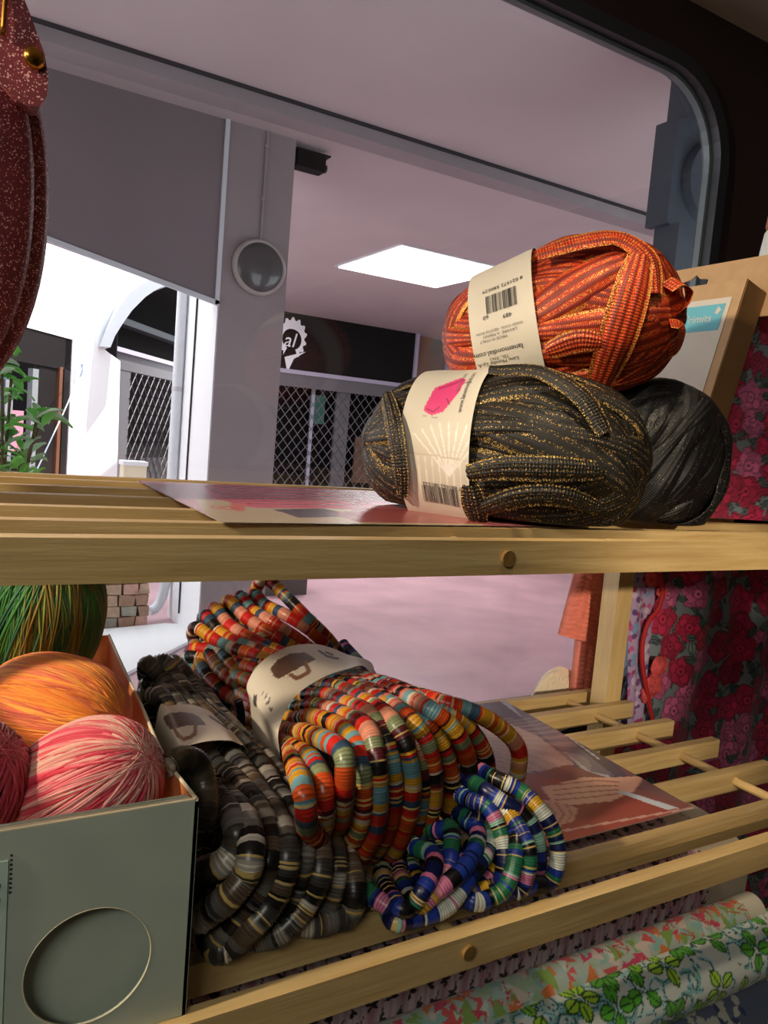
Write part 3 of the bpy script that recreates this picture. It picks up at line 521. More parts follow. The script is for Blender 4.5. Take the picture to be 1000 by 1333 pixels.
lf = sheet('leaflet', ((.36, .838, .992), (.716, .830, .992), (.700, .496, .992), (.345, .494, .992)), 170, 170, M['print'], lin(120, 90, 90), p_low, .004)
tag(lf, 'glossy leaflet printed with hands and knitting on the lower shelf', 'leaflet')
def p_up(p):
    p.poly([(170, 615), (300, 620), (340, 700), (280, 700)], lin(196, 136, 140)); p.poly([(255, 650), (300, 652), (460, 664), (600, 665), (640, 690), (280, 690)], lin(196, 176, 140))
    p.poly([(265, 632), (330, 624), (420, 628), (470, 640), (510, 655), (430, 662), (330, 661), (275, 648)], lin(214, 96, 112))
    for k in range(9): p.line([(268+k*4, 634+k*2.6), (340+k*5, 626+k*3.8), (420+k*4, 630+k*3.4), (505-k*5, 650+k*1.2)], .6, lin(178, 62, 86), .8)
    p.poly([(355, 663), (420, 662), (470, 672), (390, 674)], lin(80, 62, 64)); p.poly([(430, 668), (480, 662), (620, 664), (640, 682), (470, 680)], lin(176, 84, 84))
    p.poly([(300, 655), (322, 655), (318, 664), (300, 664)], lin(214, 110, 96))
    for k in range(3): p.ell(282+k*15, 660+k*1.5, 7, 2.4, .1, lin(220, 90, 80), 1, .7)
lu = sheet('leaflet', ((.178, .80, ZU+.0015), (.52, .80, ZU+.0015), (.50, .495, ZU+.0015), (.163, .481, ZU+.0015)), 170, 130, M['print'], lin(190, 110, 112), p_up, .0)
tag(lu, 'glossy pink leaflet lying on the upper shelf slats', 'leaflet')

# ================================================================== net yarn balls on the upper shelf
def unit(v): v = np.asarray(v, float); return v/np.linalg.norm(v)
class Ball:
    def __init__(s, c, tilt, toward, A, B, band=None):
        s.c = np.array(c, float); t = R_(toward); k = R_(tilt); s.a = unit(math.cos(t)*(CR*math.cos(k)+CU*math.sin(k))-CF*math.sin(t))
        s.e = unit(np.array([0, 0, 1])-s.a*s.a[2]); s.f = np.cross(s.a, s.e); s.A = A; s.B = B; s.band = band
    def rad(s, x):  # barrel profile at axial fraction x
        return s.B*np.clip(1-np.abs(x)**2.5, 0, 1)**.5
    def pt(s, th, ax, off=0):
        r = s.rad(ax/s.A)+off
        if s.band is not None: r = r-s.pinch(ax)
        return s.c+s.a*ax+(s.e*math.cos(th)+s.f*math.sin(th))*r
    def pinch(s, ax): return .007*np.exp(-((ax-s.band)/(.035))**2)
    def cam_theta(s): v = C-s.c; return math.atan2(v@s.f, v@s.e)
def windings(b, n, wd, seed, zmin, tiltmax=24, nseg=72, nc=7, hump=.0022, lay=.010, twist=0):
    rg = np.random.default_rng(seed); VV = []; QQ = []; UU = []; base = 0
    phis = np.linspace(0, np.pi, n, endpoint=False)+rg.normal(0, .05, n); rg.shuffle(phis)
    for i, ph in enumerate(phis):
        de = R_(rg.uniform(-tiltmax, tiltmax)); t = np.linspace(0, 2*np.pi, nseg, endpoint=False)
        e2 = np.array([0, math.cos(ph), math.sin(ph)]); w_ = np.array([0, -math.sin(ph), math.cos(ph)]); e1 = np.array([math.cos(de), *(w_[1:]*math.sin(de))])
        d = np.cos(t)[:, None]*e1+np.sin(t)[:, None]*e2            # unit directions
        tau = np.gradient(d, axis=0); tau[0] = d[1]-d[-1]; tau[-1] = d[0]-d[-2]; tau /= np.linalg.norm(tau, axis=1)[:, None]
        sd = np.cross(tau, d); sw = rg.uniform(.7, 1.2)*wd/b.B; ph2 = rg.uniform(0, 6)
        k = np.linspace(-.5, .5, nc)
        fold = 1+.35*np.sin(3*t+ph2)
        dd = d[:, None]+sd[:, None]*(k[None, :, None]*sw*fold[:, None, None]); dd /= np.linalg.norm(dd, axis=2)[..., None]
        # superellipsoid scaling: barrel with flatter side
        x = dd[..., 0]; rr = np.hypot(dd[..., 1], dd[..., 2])
        sc = (np.abs(x)**2.5+rr**2.5)**(-1/2.5)
        layer = lay*(i/n)+hump*np.sqrt(np.clip(1-(2*k)**2, 0, 1))[None, :]+.0012*np.sin(9*t+ph2)[:, None]*np.cos(6*k)[None, :]
        L3 = dd*sc[..., None]*np.array([b.A-lay, b.B-lay, b.B-lay])+dd*layer[..., None]
        if b.band is not None:
            pin = b.pinch(L3[..., 0]); q = np.hypot(L3[..., 1], L3[..., 2])+1e-9; L3[..., 1:] *= ((q-pin*1.6)/q)[..., None]
        Wv = b.c+L3[..., :1]*b.a+L3[..., 1:2]*b.e+L3[..., 2:]*b.f
        VV.append(Wv.reshape(-1, 3)); QQ.append(grid_quads(nseg, nc, wrapu=True)+base); base += nseg*nc
        s_ = t*b.A*1.6; UU.append(np.stack([np.tile(k+.5, nseg), np.repeat(s_, nc)], 1))
    V = np.concatenate(VV); low = V[:, 2] < zmin+.006
    V[low, 2] = zmin+.0005+(V[low, 2]-V[:, 2].min())*.0055/(max(1e-4, zmin+.006-V[:, 2].min()))
    return V, np.concatenate(QQ), np.concatenate(UU)
def core(b, name, m, par, zmin):
    th = np.linspace(0, 2*np.pi, 24, endpoint=False); ax = np.linspace(-.97, .97, 15)
    V = np.array([b.c+b.a*x*(b.A-.016)+(b.e*math.cos(t)+b.f*math.sin(t))*(max(0, b.rad(x)-.013)*(1 if b.band is None else 1-.1*math.exp(-((x*b.A-b.band)/.035)**2))) for x in ax for t in th]); V[:, 2] = np.maximum(V[:, 2], zmin+.004)
    return qmesh(name, V, grid_quads(15, 24, wrapv=True), m, par)
def bandmesh(b, s0, s1, par, zmin, paint=None, off=.0095, nth=220, ns=36, skew=0):
    th = np.linspace(0, 2*np.pi, nth, endpoint=False); ss = np.linspace(s0, s1, ns); T, Sx = np.meshgrid(th, ss, indexing='ij')
    ax = Sx.ravel()+skew*np.cos(T.ravel()); r = b.rad(ax/b.A)-b.pinch(ax)+off; r = b.rad(np.full_like(ax, (s0+s1)/2)/b.A)*.35+r*.65-.002
    V = b.c+ax[:, None]*b.a+(np.cos(T.ravel())[:, None]*b.e+np.sin(T.ravel())[:, None]*b.f)*r[:, None]
    V[:, 2] = np.maximum(V[:, 2], zmin+.0008)
    P = proj(V); p = Paint(P[:, 0], P[:, 1], lin(216, 208, 190))
    nf = ((V-b.c)-((V-b.c)@b.a)[:, None]*b.a)
    fr = np.sum(nf*(C-V), 1) > 0; p.X = np.where(fr, p.X, -9999)
    if paint: paint(p)
    o = qmesh('paper_band', V, grid_quads(nth, ns, wrapu=True), M['card'], par, vcol=p.C)
    def fmap(th0, s, off2=.0009):
        def f(x, y):  # x along the axis, y round the band
            t = th0+y/b.B; a_ = s+x; q = b.rad((s0+s1)/2/b.A)*.35+(b.rad((a_+skew*math.cos(t))/b.A)-b.pinch(a_+skew*math.cos(t))+off)*.65-.002+off2
            p_ = b.c+b.a*(a_+skew*math.cos(t))+(b.e*math.cos(t)+b.f*math.sin(t))*q
            return p_
        return f
    return o, fmap
def barcode(name, f, wd, h, m, par, seed=1):
    """bars stand side by side along x"""
    rg = random.Random(seed); bm = bmesh.new(); x = -wd/2
    while x < wd/2:
        bw = rg.choice((.5, .5, 1, 1.5))*wd/60
        ys = np.linspace(-h/2, h/2, 6)
        L = [bm.verts.new(f(x, y)) for y in ys]; R2 = [bm.verts.new(f(x+bw, y)) for y in ys]
        for i in range(5): bm.faces.new((L[i], R2[i], R2[i+1], L[i+1]))
        x += bw+rg.choice((.5, .5, 1, 1.5))*wd/60
    return bmobj(name, bm, m, par)
def find_theta_s(b, u, v):
    """where on the ball's band a measured sight point lies"""
    best = None
    for th in np.linspace(0, 2*np.pi, 240):
        for s in np.linspace(-b.A*.8, b.A*.8, 80):
            p = b.pt(th, s)
            if (p-C)@(b.e*math.cos(th)+b.f*math.sin(th)) > 0: continue
            q = proj(p); d = math.hypot(q[0]-u, q[1]-v)
            if best is None or d < best[0]: best = (d, th, s)
    return best[1], best[2]
# olive ball
bol = Ball(C+ray(651, 592)*.71, -7, 24, .1275, .0775, -.035)
g_ol = thing('yarn_ball', 'dark olive and gold net yarn ball at the shelf front', 'yarn ball', (bol.c[0], bol.c[1], ZU))
core(bol, 'core', M['core'], g_ol, ZU)
V, Q, U = windings(bol, 30, .032, 3, ZU, 24, hump=.0055, lay=.013); qmesh('windings', V, Q, M['netol'], g_ol, uv=U)
def p_ol(p):
    p.poly([(553, 529), (566, 505), (600, 492), (607, 494), (598, 510), (577, 536), (562, 541), (552, 535)], lin(228, 70, 130)); p.line([(572, 506), (590, 500), (603, 494)], 1.2, lin(196, 50, 104)); p.line([(556, 532), (564, 536), (572, 530)], 1, lin(180, 44, 92))
    for k in range(9): a_ = -1.9+k*.16; p.line([(585, 620), (585+95*math.sin(a_+1.25)*.8, 620-70*math.cos(a_+1.25))], 1.1, lin(250, 246, 238), .7)
    for k in range(9): p.line([(535+k*9, 592+k*1.2), (540+k*9, 640+k*3)], 1.0, lin(250, 244, 236), .6)
    p.line([(520, 588), (560, 592), (608, 600)], .8, lin(205, 190, 176)); p.line([(548, 540), (556, 542), (570, 544)], .5, lin(170, 160, 150))
    p.line([(582, 519), (585, 526)], .7, lin(60, 50, 50)); p.line([(606, 498), (614, 498)], .6, lin(60, 50, 50))
bd, fm = bandmesh(bol, -.070, -.004, g_ol, ZU, p_ol, nth=420, ns=70, skew=-.004)
th, s_ = find_theta_s(bol, 576, 640); sg = 1
barcode('barcode', fm(th, s_), .034, .017, M['ink'], bd, 4); th2, s2 = find_theta_s(bol, 576, 628); lettering('7 881652 081532', .0052, lambda x, y, f=fm(th2, s2): f(-x, y), M['ink'], bd)
th3, s3 = find_theta_s(bol, 612, 512); f3 = fm(th3, s3); lettering('www.lanemondial.com', .0058, lambda x, y: f3(-y, -x), M['ink'], bd); th3, s3 = find_theta_s(bol, 605, 505); f4 = fm(th3, s3); lettering('instructions inside', .0042, lambda x, y: f4(-y, -x), M['inkg'], bd)
# orange ball
bor = Ball(C+ray(729, 427)*.785, 11, 20, .1155, .0815, -.042)
g_or = thing('yarn_ball', 'orange red net yarn ball stacked on top of the dark ones', 'yarn ball', (bor.c[0], bor.c[1], bor.c[2]-.075))
core(bor, 'core', M['core'], g_or, ZU+.03)
V, Q, U = windings(bor, 30, .034, 11, ZU+.03, 34, hump=.0055, lay=.013); qmesh('windings', V, Q, M['netor'], g_or, uv=U)
bd2, fm2 = bandmesh(bor, -.077, -.012, g_or, ZU, None, nth=240, ns=36, skew=.004)
def put_text(u, v, body, size, m, b=bor, fmf=fm2, par=bd2, flip=True):
    t_, s__ = find_theta_s(b, u, v); f = fmf(t_, s__); lettering(body, size, (lambda x, y: f(-x, y)) if flip else (lambda x, y: f(x, -y)), m, par)
tb, sb = find_theta_s(bor, 652, 397); barcode('barcode', fm2(tb, sb), .030, .020, M['ink'], bd2, 9)
put_text(654, 378, '8 021572 580529', .0058, M['ink']); put_text(634, 417, '60', .006, M['ink']); put_text(660, 413, '489', .006, M['ink'])
put_text(652, 428, 'WASH COOL  GENTLE IRON', .0036, M['inkg']); put_text(652, 433, 'LAVARE  A MANO', .0042, M['inkg']); put_text(645, 441, 'MADE IN ITALY', .0040, M['inkg'])
put_text(652, 455, 'lanemondial.com', .0072, M['ink']); put_text(652, 463, 'TEL. 0365', .0048, M['inkg']); put_text(652, 468, 'Lane Mondial S.p.A.', .0052, M['ink']); put_text(652, 477, 'Viale Lunga 4', .0050, M['inkg'])
def tape(name, b, pts, wd, m, par, off=.014, zmin=None):
    """a tape lying over the wound ball, through measured points of its surface"""
    W0 = []
    for u, v in pts:
        th_, s_ = find_theta_s(b, u, v); W0.append(b.pt(th_, s_, off+b.pinch(s_)*.5))
    P = spline(W0, .003); n = len(P); k = np.linspace(-.5, .5, 9); T = np.gradient(P, axis=0); T /= np.linalg.norm(T, axis=1)[:, None]
    nr = P-b.c; nr -= (nr@b.a)[:, None]*b.a*.6; nr /= np.linalg.norm(nr, axis=1)[:, None]; sd = np.cross(T, nr); sd /= np.linalg.norm(sd, axis=1)[:, None]; nr = np.cross(sd, T)
    tp = np.sin(np.pi*np.clip(np.linspace(.08, .92, n), 0, 1))**.35
    V = P[:, None]+sd[:, None]*(k[None, :, None]*wd*tp[:, None, None])+nr[:, None]*(.004*(1-(2*k)**2)-.003-.001*np.cos(k*18))[None, :, None]
    V = V.reshape(-1, 3)
    if zmin: V[:, 2] = np.maximum(V[:, 2], zmin+.0005)
    o = qmesh(name, V, grid_quads(n, 9), m, par, uv=np.stack([np.tile(k+.5, n), np.repeat(np.arange(n)*.003, 9)], 1))
    return o
for pts_, wd_ in (([(838, 345), (822, 385), (800, 440), (775, 498)], .036), ([(712, 452), (750, 440), (785, 440)], .022), ([(705, 345), (760, 328), (810, 325), (855, 345), (878, 380)], .026)): tape('over_tape', bor, pts_, wd_, M['netor'], g_or)
for pts_, wd_ in (([(616, 612), (660, 606), (720, 607), (780, 610), (822, 612)], .022), ([(622, 655), (680, 640), (740, 640), (800, 650)], .020), ([(618, 625), (622, 645), (630, 668)], .022), ([(505, 528), (520, 560), (528, 600), (530, 635)], .020), ([(640, 500), (700, 500), (760, 530), (805, 575)], .022)): tape('over_tape', bol, pts_, wd_, M['netol'], g_ol, zmin=ZU)
# loose loops of tape at the orange ball's right end
for pts, nm in (([(868, 375, .70), (884, 366, .70), (897, 378, .71), (893, 398, .71), (880, 410, .71)], 'loose_loop'), ([(872, 420, .70), (888, 425, .70), (884, 446, .70), (872, 455, .69)], 'loose_loop')):
    P = spline([C+ray(u, v)*d for u, v, d in pts], 24); k = np.linspace(-.5, .5, 5); T, N_, B_ = frames(P)
    V = P[:, None]+(N_*.8+B_*.6)[:, None]*(k*.018)[None, :, None]; qmesh(nm, V.reshape(-1, 3), grid_quads(24, 5), M['netor'], g_or, uv=np.stack([np.tile(k+.5, 24), np.repeat(np.arange(24)*.002, 5)], 1))
# black ball
bbk = Ball(C+ray(842, 602)*.80, 68, -18, .082, .074)
g_bk = thing('yarn_ball', 'black net yarn ball at the right behind the olive ball', 'yarn ball', (bbk.c[0], bbk.c[1], ZU))
core(bbk, 'core', M['core'], g_bk, ZU); V, Q, U = windings(bbk, 20, .036, 21, ZU, 38, hump=.007, lay=.014); qmesh('windings', V, Q, M['netbk'], g_bk, uv=U)

# ================================================================== kraft box with hang hole, white bottle
kb = thing('craft_kit_box', 'kraft cardboard hang box with white label and teal mark', 'box', (.80, .68, ZU))
y1, zb = .60, ZU+.001; ka, kb_ = aty(973, 362, y1), aty(922, 525, y1); sl = (ka[0]-kb_[0])/(ka[2]-kb_[2]); lean = math.atan(sl); zb = zb+.041*math.sin(lean); xb = kb_[0]-sl*(kb_[2]-zb)
ex = np.array([math.cos(lean), 0, -math.sin(lean)]); ez = np.array([math.sin(lean), 0, math.cos(lean)]); ey = np.array([0, 1, 0])
O = np.array([xb, y1, zb]); th_ = .040
def kp(y, z, x=0): return O+ey*y+ez*z+ex*x
KH = (ka-O)@ez
prism('box_body', [kp(0, 0), kp(.22, 0), kp(.22, KH), kp(0, KH)], tuple(ex*th_), M['kraft'], kb, .001)
prism('box_side', [kp(-.0012, .001, .0015), kp(-.0012, KH-.001, .0015), kp(-.0012, KH-.001, th_-.001), kp(-.0012, .001, th_-.001)], (0, .001, 0), M['kraftd'], kb)
# hanging flap with a euro slot
fl = [kp(-.018, KH-.02, th_), kp(-.018, KH+.052, th_), kp(.22, KH+.052, th_), kp(.22, KH-.02, th_)]
sc = min(np.linspace(.0, .2, 81), key=lambda y: abs(proj(kp(y, KH+.026, th_))[0]-903)); slot = []
for k in range(24):
    a_ = 2*math.pi*k/24; rx_, rz_ = .021, .008; x_, z_ = rx_*max(-1, min(1, 1.3*math.cos(a_))), rz_*math.sin(a_)
    if abs(x_) < .007 and z_ > 0: z_ += .006
    slot.append((sc+x_, KH+.026+z_))
bm = bmesh.new()
for off in (0, .0015):
    o4 = [bm.verts.new(kp(y, z, th_+off)) for y, z in ((-.018, KH-.03), (-.018, KH+.052), (.22, KH+.052), (.22, KH-.03))]
    s4 = [bm.verts.new(kp(y, z, th_+off)) for y, z in slot]
    es = [bm.edges.new((o4[i], o4[(i+1) % 4])) for i in range(4)]+[bm.edges.new((s4[i], s4[(i+1) % 24])) for i in range(24)]
    bmesh.ops.triangle_fill(bm, use_beauty=True, edges=es)
bmobj('hang_flap', bm, M['kraft'], kb)
lb = prism('label', [kp(.012, .004, -.0008), kp(.205, .004, -.0008), kp(.205, KH-.022, -.0008), kp(.012, KH-.022, -.0008)], tuple(ex*.0006), M['paper'], kb)
prism('teal_mark', [kp(.018, KH-.064, -.0014), kp(.078, KH-.064, -.0014), kp(.078, KH-.030, -.0014), kp(.018, KH-.030, -.0014)], tuple(ex*.0006), M['teal'], lb)
lettering('Trimits', .0145, lambda x, y: kp(.052-x, KH-.048+y, -.0018), M['paper'], lb)
prism('bird_mark', [kp(.021, KH-.038, -.0018), kp(.026, KH-.033, -.0018), kp(.029, KH-.041, -.0018), kp(.025, KH-.044, -.0018)], tuple(ex*.0002), M['paper'], lb)
tubeobj('hoop_print', [kp(.12+.045*math.cos(a_), .075+.05*math.sin(a_), -.0012) for a_ in np.linspace(0, 6.28, 20)[:-1]], .0016, mat('hoop', lin(222, 190, 140), .6), lb, .005, 6, True)
for k in range(6): a_ = k*1.05; prism('petal_print', [kp(.135+.004*math.cos(a_), .07+.004*math.sin(a_), -.001), kp(.135+.022*math.cos(a_-.3), .07+.022*math.sin(a_-.3), -.001), kp(.135+.022*math.cos(a_+.3), .07+.022*math.sin(a_+.3), -.001)], tuple(ex*.0003), mat('petal', lin(226, 120, 160), .6), lb)
wb = thing('bottle', 'white bottle with copper coloured cap behind the kraft box', 'bottle', (1.0, .63, ZU)); q = aty(1012, 330, .73)
lathe('body', [(0, ZU+.001-q[2]), (.024, ZU+.001-q[2]), (.026, ZU+.01-q[2]), (.026, -.06), (.024, .0), (.0205, .028), (.017, .034), (0, .034)], q, M['bottle'], wb); lathe('cap', [(.0, .034), (.019, .034), (.020, .038), (.0185, .058), (.015, .063), (0, .063)], q+ray(0, 0)*0, M['copper'], wb)

# ================================================================== cords: beaded skeins
def bead_strand(path, closed, r, pal, rg, disc=.0019, ns=10, gold=.10, seq=None, nose=None):
    """a cord threaded with thin discs: two rings a disc, colours in runs"""
    P = spline(path, disc/2, closed); n = len(P)//2*2; P = P[:n]; nd = n//2
    jit = rg.uniform(.975, 1.015, nd); prof = np.stack([jit*.86, jit], 1).ravel()
    V, Q = tube(P, r*prof, ns, closed)
    if seq is not None:
        k0 = int(np.argmin(np.linalg.norm(P-nose, axis=1)))//2; cols = seq[(np.arange(nd)-k0+len(seq)*3//2+int(rg.integers(-4, 5))) % len(seq)]
    else: cols = runs(nd, pal, rg)
    cols = cols*rg.uniform(.82, 1.12, (nd, 1))
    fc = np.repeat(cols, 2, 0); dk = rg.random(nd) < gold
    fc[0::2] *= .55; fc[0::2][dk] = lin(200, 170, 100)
    fc = fc[:len(P) if closed else len(P)-1]; fc = np.repeat(fc, ns, 0)
    return V, Q, fc
def runs(nd, pal, rg):
    names, probs = zip(*pal); probs = np.array(probs)/sum(probs); cols = np.empty((nd, 3)); i = 0; last = -1
    while i < nd:
        k = rg.choice(len(names), p=probs)
        if k == last: continue
        last = k; L = int(rg.choice([1, 1, 2, 3, 4, 5, 7])); cols[i:i+L] = names[k]; i += L
    return cols
ORANGE = [(lin(212, 42, 34), 26), (lin(222, 88, 36), 12), (lin(226, 164, 48), 20), (lin(120, 168, 178), 9), (lin(226, 214, 190), 6), (lin(26, 22, 24), 8), (lin(226, 150, 124), 8), (lin(96, 34, 40), 6), (lin(140, 150, 110), 6), (lin(60, 84, 110), 4)]
GREY = [(lin(70, 66, 63), 22), (lin(34, 31, 31), 15), (lin(122, 118, 114), 15), (lin(212, 204, 190), 9), (lin(104, 86, 70), 17), (lin(150, 144, 134), 11)]
BLUE = [(lin(36, 62, 158), 34), (lin(20, 30, 84), 26), (lin(44, 120, 84), 14), (lin(150, 196, 178), 10), (lin(224, 130, 170), 12), (lin(18, 18, 22), 10), (lin(222, 226, 214), 8), (lin(220, 170, 50), 4)]
def crop(lst, ox, oy, k): return [(ox+x/k, oy+y/k) for x, y in lst]
def skein(name, label, loc, strands, r, pal, seed, shared=0, gold=.1):
    t = thing(name, label, 'cord skein', loc, 'skeins of beaded cord'); rg = np.random.default_rng(seed); seq = None
    for k, (path, closed, nose) in enumerate(strands):
        if shared and k % shared == 0: seq = runs(700, pal, rg)
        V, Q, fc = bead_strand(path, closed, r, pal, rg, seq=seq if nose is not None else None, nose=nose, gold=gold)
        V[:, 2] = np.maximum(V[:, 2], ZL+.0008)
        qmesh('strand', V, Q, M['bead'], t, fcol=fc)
    return t
def lay(pts, ys):
    """sight points with depths interpolated along the strand -> world"""
    pts = np.array(pts, float); s = np.concatenate([[0], np.cumsum(np.linalg.norm(np.diff(pts, axis=0), axis=1))]); s /= s[-1]
    yy = np.interp(s, np.linspace(0, 1, len(ys)), ys)
    return [np.maximum(aty(u, v, y), [-9, -9, ZL+.010]) for (u, v), y in zip(pts, yy)]
c3 = lambda l: crop(l, 400, 860, 2.941); c2 = lambda l: crop(l, 200, 740, 3.571); c4 = lambda l: crop(l, 200, 1000, 3.333)
of = [c3([(-85, 297), (-53, 388), (-22, 470), (-5, 560), (2, 640), (40, 690)]),
 c3([(-94, 285), (-62, 325), (6, 365), (50, 440), (66, 540), (58, 640), (20, 690)]),
 c3([(-94, 256), (-12, 273), (70, 306), (134, 347), (146, 430), (138, 530), (110, 630)]),
 c3([(-77, 215), (20, 215), (120, 248), (186, 314), (208, 405), (216, 500), (210, 600), (170, 690), (100, 715)]),
 c3([(-61, 173), (38, 173), (135, 206), (227, 256), (262, 350), (274, 470), (268, 600), (240, 690), (165, 755)]),
 c3([(-36, 124), (71, 132), (153, 165), (235, 206), (300, 300), (328, 420), (330, 530), (305, 650), (225, 745)]),
 c3([(4, 83), (112, 100), (204, 145), (310, 215), (372, 310), (398, 420), (400, 500), (380, 620), (300, 755)]),
 c3([(50, 62), (180, 100), (310, 175), (405, 280), (436, 400), (438, 520), (400, 660), (310, 775)]),
 c3([(60, 50), (220, 105), (365, 200), (445, 290), (478, 390), (486, 490), (462, 610), (370, 745)]),
 c3([(80, 40), (250, 105), (410, 195), (505, 300), (546, 410), (552, 510), (520, 640), (420, 745)]),
 c3([(110, 40), (300, 105), (435, 165), (545, 245), (602, 340), (620, 430), (600, 520), (530, 610)]),
 c3([(130, 38), (330, 98), (485, 175), (605, 245), (672, 340), (688, 430), (660, 510), (590, 580)]),
 c3([(140, 25), (330, 105), (480, 150), (620, 190), (730, 250), (805, 330), (808, 420), (785, 490), (735, 530), (680, 520)])]
ob = [c2([(270, 640), (360, 655), (470, 690)]), c2([(262, 600), (350, 612), (460, 640)]), c2([(245, 545), (350, 560), (455, 610)]), c2([(150, 478), (260, 480), (380, 500), (470, 540)]), c2([(165, 412), (260, 425), (400, 450), (510, 490)]), c2([(185, 375), (300, 390), (420, 410), (530, 450)]),
 c2([(195, 275), (280, 325), (370, 370), (520, 425)]), c2([(240, 220), (300, 290), (380, 340), (560, 410)]), c2([(285, 185), (345, 255), (430, 315), (600, 395)]), c2([(350, 150), (425, 222), (530, 295), (680, 385)]),
 c2([(405, 130), (455, 190), (560, 255), (730, 370)]), c2([(470, 120), (520, 170), (620, 220), (740, 300), (830, 390)]), c2([(480, 90), (505, 55), (545, 60), (610, 125), (710, 225), (810, 325), (880, 420)])]
strands = []
for i, (f, b) in enumerate(zip(of, ob)):
    y0 = .665+.012*i; yn = .447+.006*i+(.009 if i % 2 else 0)
    fw = lay(f, [y0, y0-.10, yn+.035, yn+.004, yn, yn+.008, yn+.035]); bw = lay(b, [.865+.004*i, .84, .74+.008*i])
    e = fw[-1]; s0_ = bw[0]; zr = ZL+.012+(.010 if i % 2 else 0)
    mid = [np.array([e[0]*.8+.3*.2, .57, max(zr, min(e[2]-.012, 1.03))]), np.array([.30+.010*i, .70, zr+.012]), np.array([s0_[0]*.7+.3*.3, .82, max(zr, s0_[2]-.05)]), s0_+np.array([.004, .012, -.022])]
    strands.append((bw+fw+mid, True, fw[len(fw)//2+1]))
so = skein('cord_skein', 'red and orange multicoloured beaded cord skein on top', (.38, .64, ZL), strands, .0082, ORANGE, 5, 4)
gf = [c4([(200, 60), (250, 70), (330, 135), (392, 215), (422, 300), (420, 390), (398, 470), (330, 555), (240, 625), (190, 640)]),
 c4([(270, -20), (350, 50), (420, 130), (472, 205), (502, 300), (500, 400), (468, 505), (400, 600), (320, 690), (245, 742)]),
 c4([(330, -60), (440, 80), (520, 190), (562, 270), (582, 370), (560, 480), (508, 590), (420, 692), (340, 768), (265, 770)]),
 c4([(420, -60), (540, 110), (602, 195), (640, 280), (648, 380), (622, 500), (568, 625), (480, 715), (380, 785)]),
 c4([(480, -40), (600, 100), (690, 260), (722, 370), (720, 460), (682, 552), (610, 652), (520, 722), (380, 790)]),
 c4([(500, 0), (680, 200), (770, 320), (792, 410), (778, 520), (732, 622), (632, 722), (520, 782), (430, 800)]),
 c4([(560, 60), (740, 260), (850, 420), (872, 540), (850, 640), (780, 722), (682, 805), (590, 832), (490, 830)]),
 c4([(600, 120), (800, 330), (905, 520), (932, 640), (905, 750), (832, 812), (730, 830), (630, 845)]),
 c4([(230, 40), (270, 110), (332, 190), (364, 275), (352, 352), (290, 422), (195, 455)]),
 c4([(300, 260), (352, 380), (362, 440), (300, 492), (215, 535)])]
gb = [c2([(-40, 590), (10, 590), (60, 640)]), c2([(-20, 540), (30, 560), (110, 640)]), c2([(-30, 450), (0, 460), (60, 530), (160, 650)]), c2([(20, 450), (65, 445), (105, 520), (210, 650)]), c2([(90, 440), (125, 470), (185, 550), (260, 670)]), c2([(150, 500), (225, 575), (300, 680)]), c2([(170, 540), (240, 620), (320, 700)]), c2([(150, 570), (230, 650), (330, 720)]), c2([(-30, 560), (20, 600), (70, 660)]), c2([(20, 500), (70, 560), (140, 650)])]
strands = []
for i, (f, b) in enumerate(zip(gf, gb)):
    jj = i if i < 8 else 0
    yn = .440+.004*jj+(.009 if i % 2 else 0)-(.0 if i < 8 else -.02); fw = lay(f, [.61, .55, yn+.03, yn, yn, yn, yn+.02]); bw = lay(b, [.76, .74, .66])
    e = fw[-1]; s0_ = bw[0]; zr = ZL+.012+(.012 if i % 2 else 0)
    mid = [np.array([e[0]*.6+.19*.4+.005*i, .52, max(zr, min(e[2]-.01, 1.03))]), np.array([.185+.007*i, .62, zr+.010]), np.array([s0_[0], .74, max(zr, s0_[2]-.05)]), s0_+np.array([.004, .012, -.02])]
    strands.append((bw+fw+mid, True, None) if i < 8 else (fw+mid[:1], False, None))
sg_ = skein('cord_skein', 'grey and brown beaded cord skein beside the cardboard box', (.22, .56, ZL), strands, .0098, GREY, 8, gold=.14)
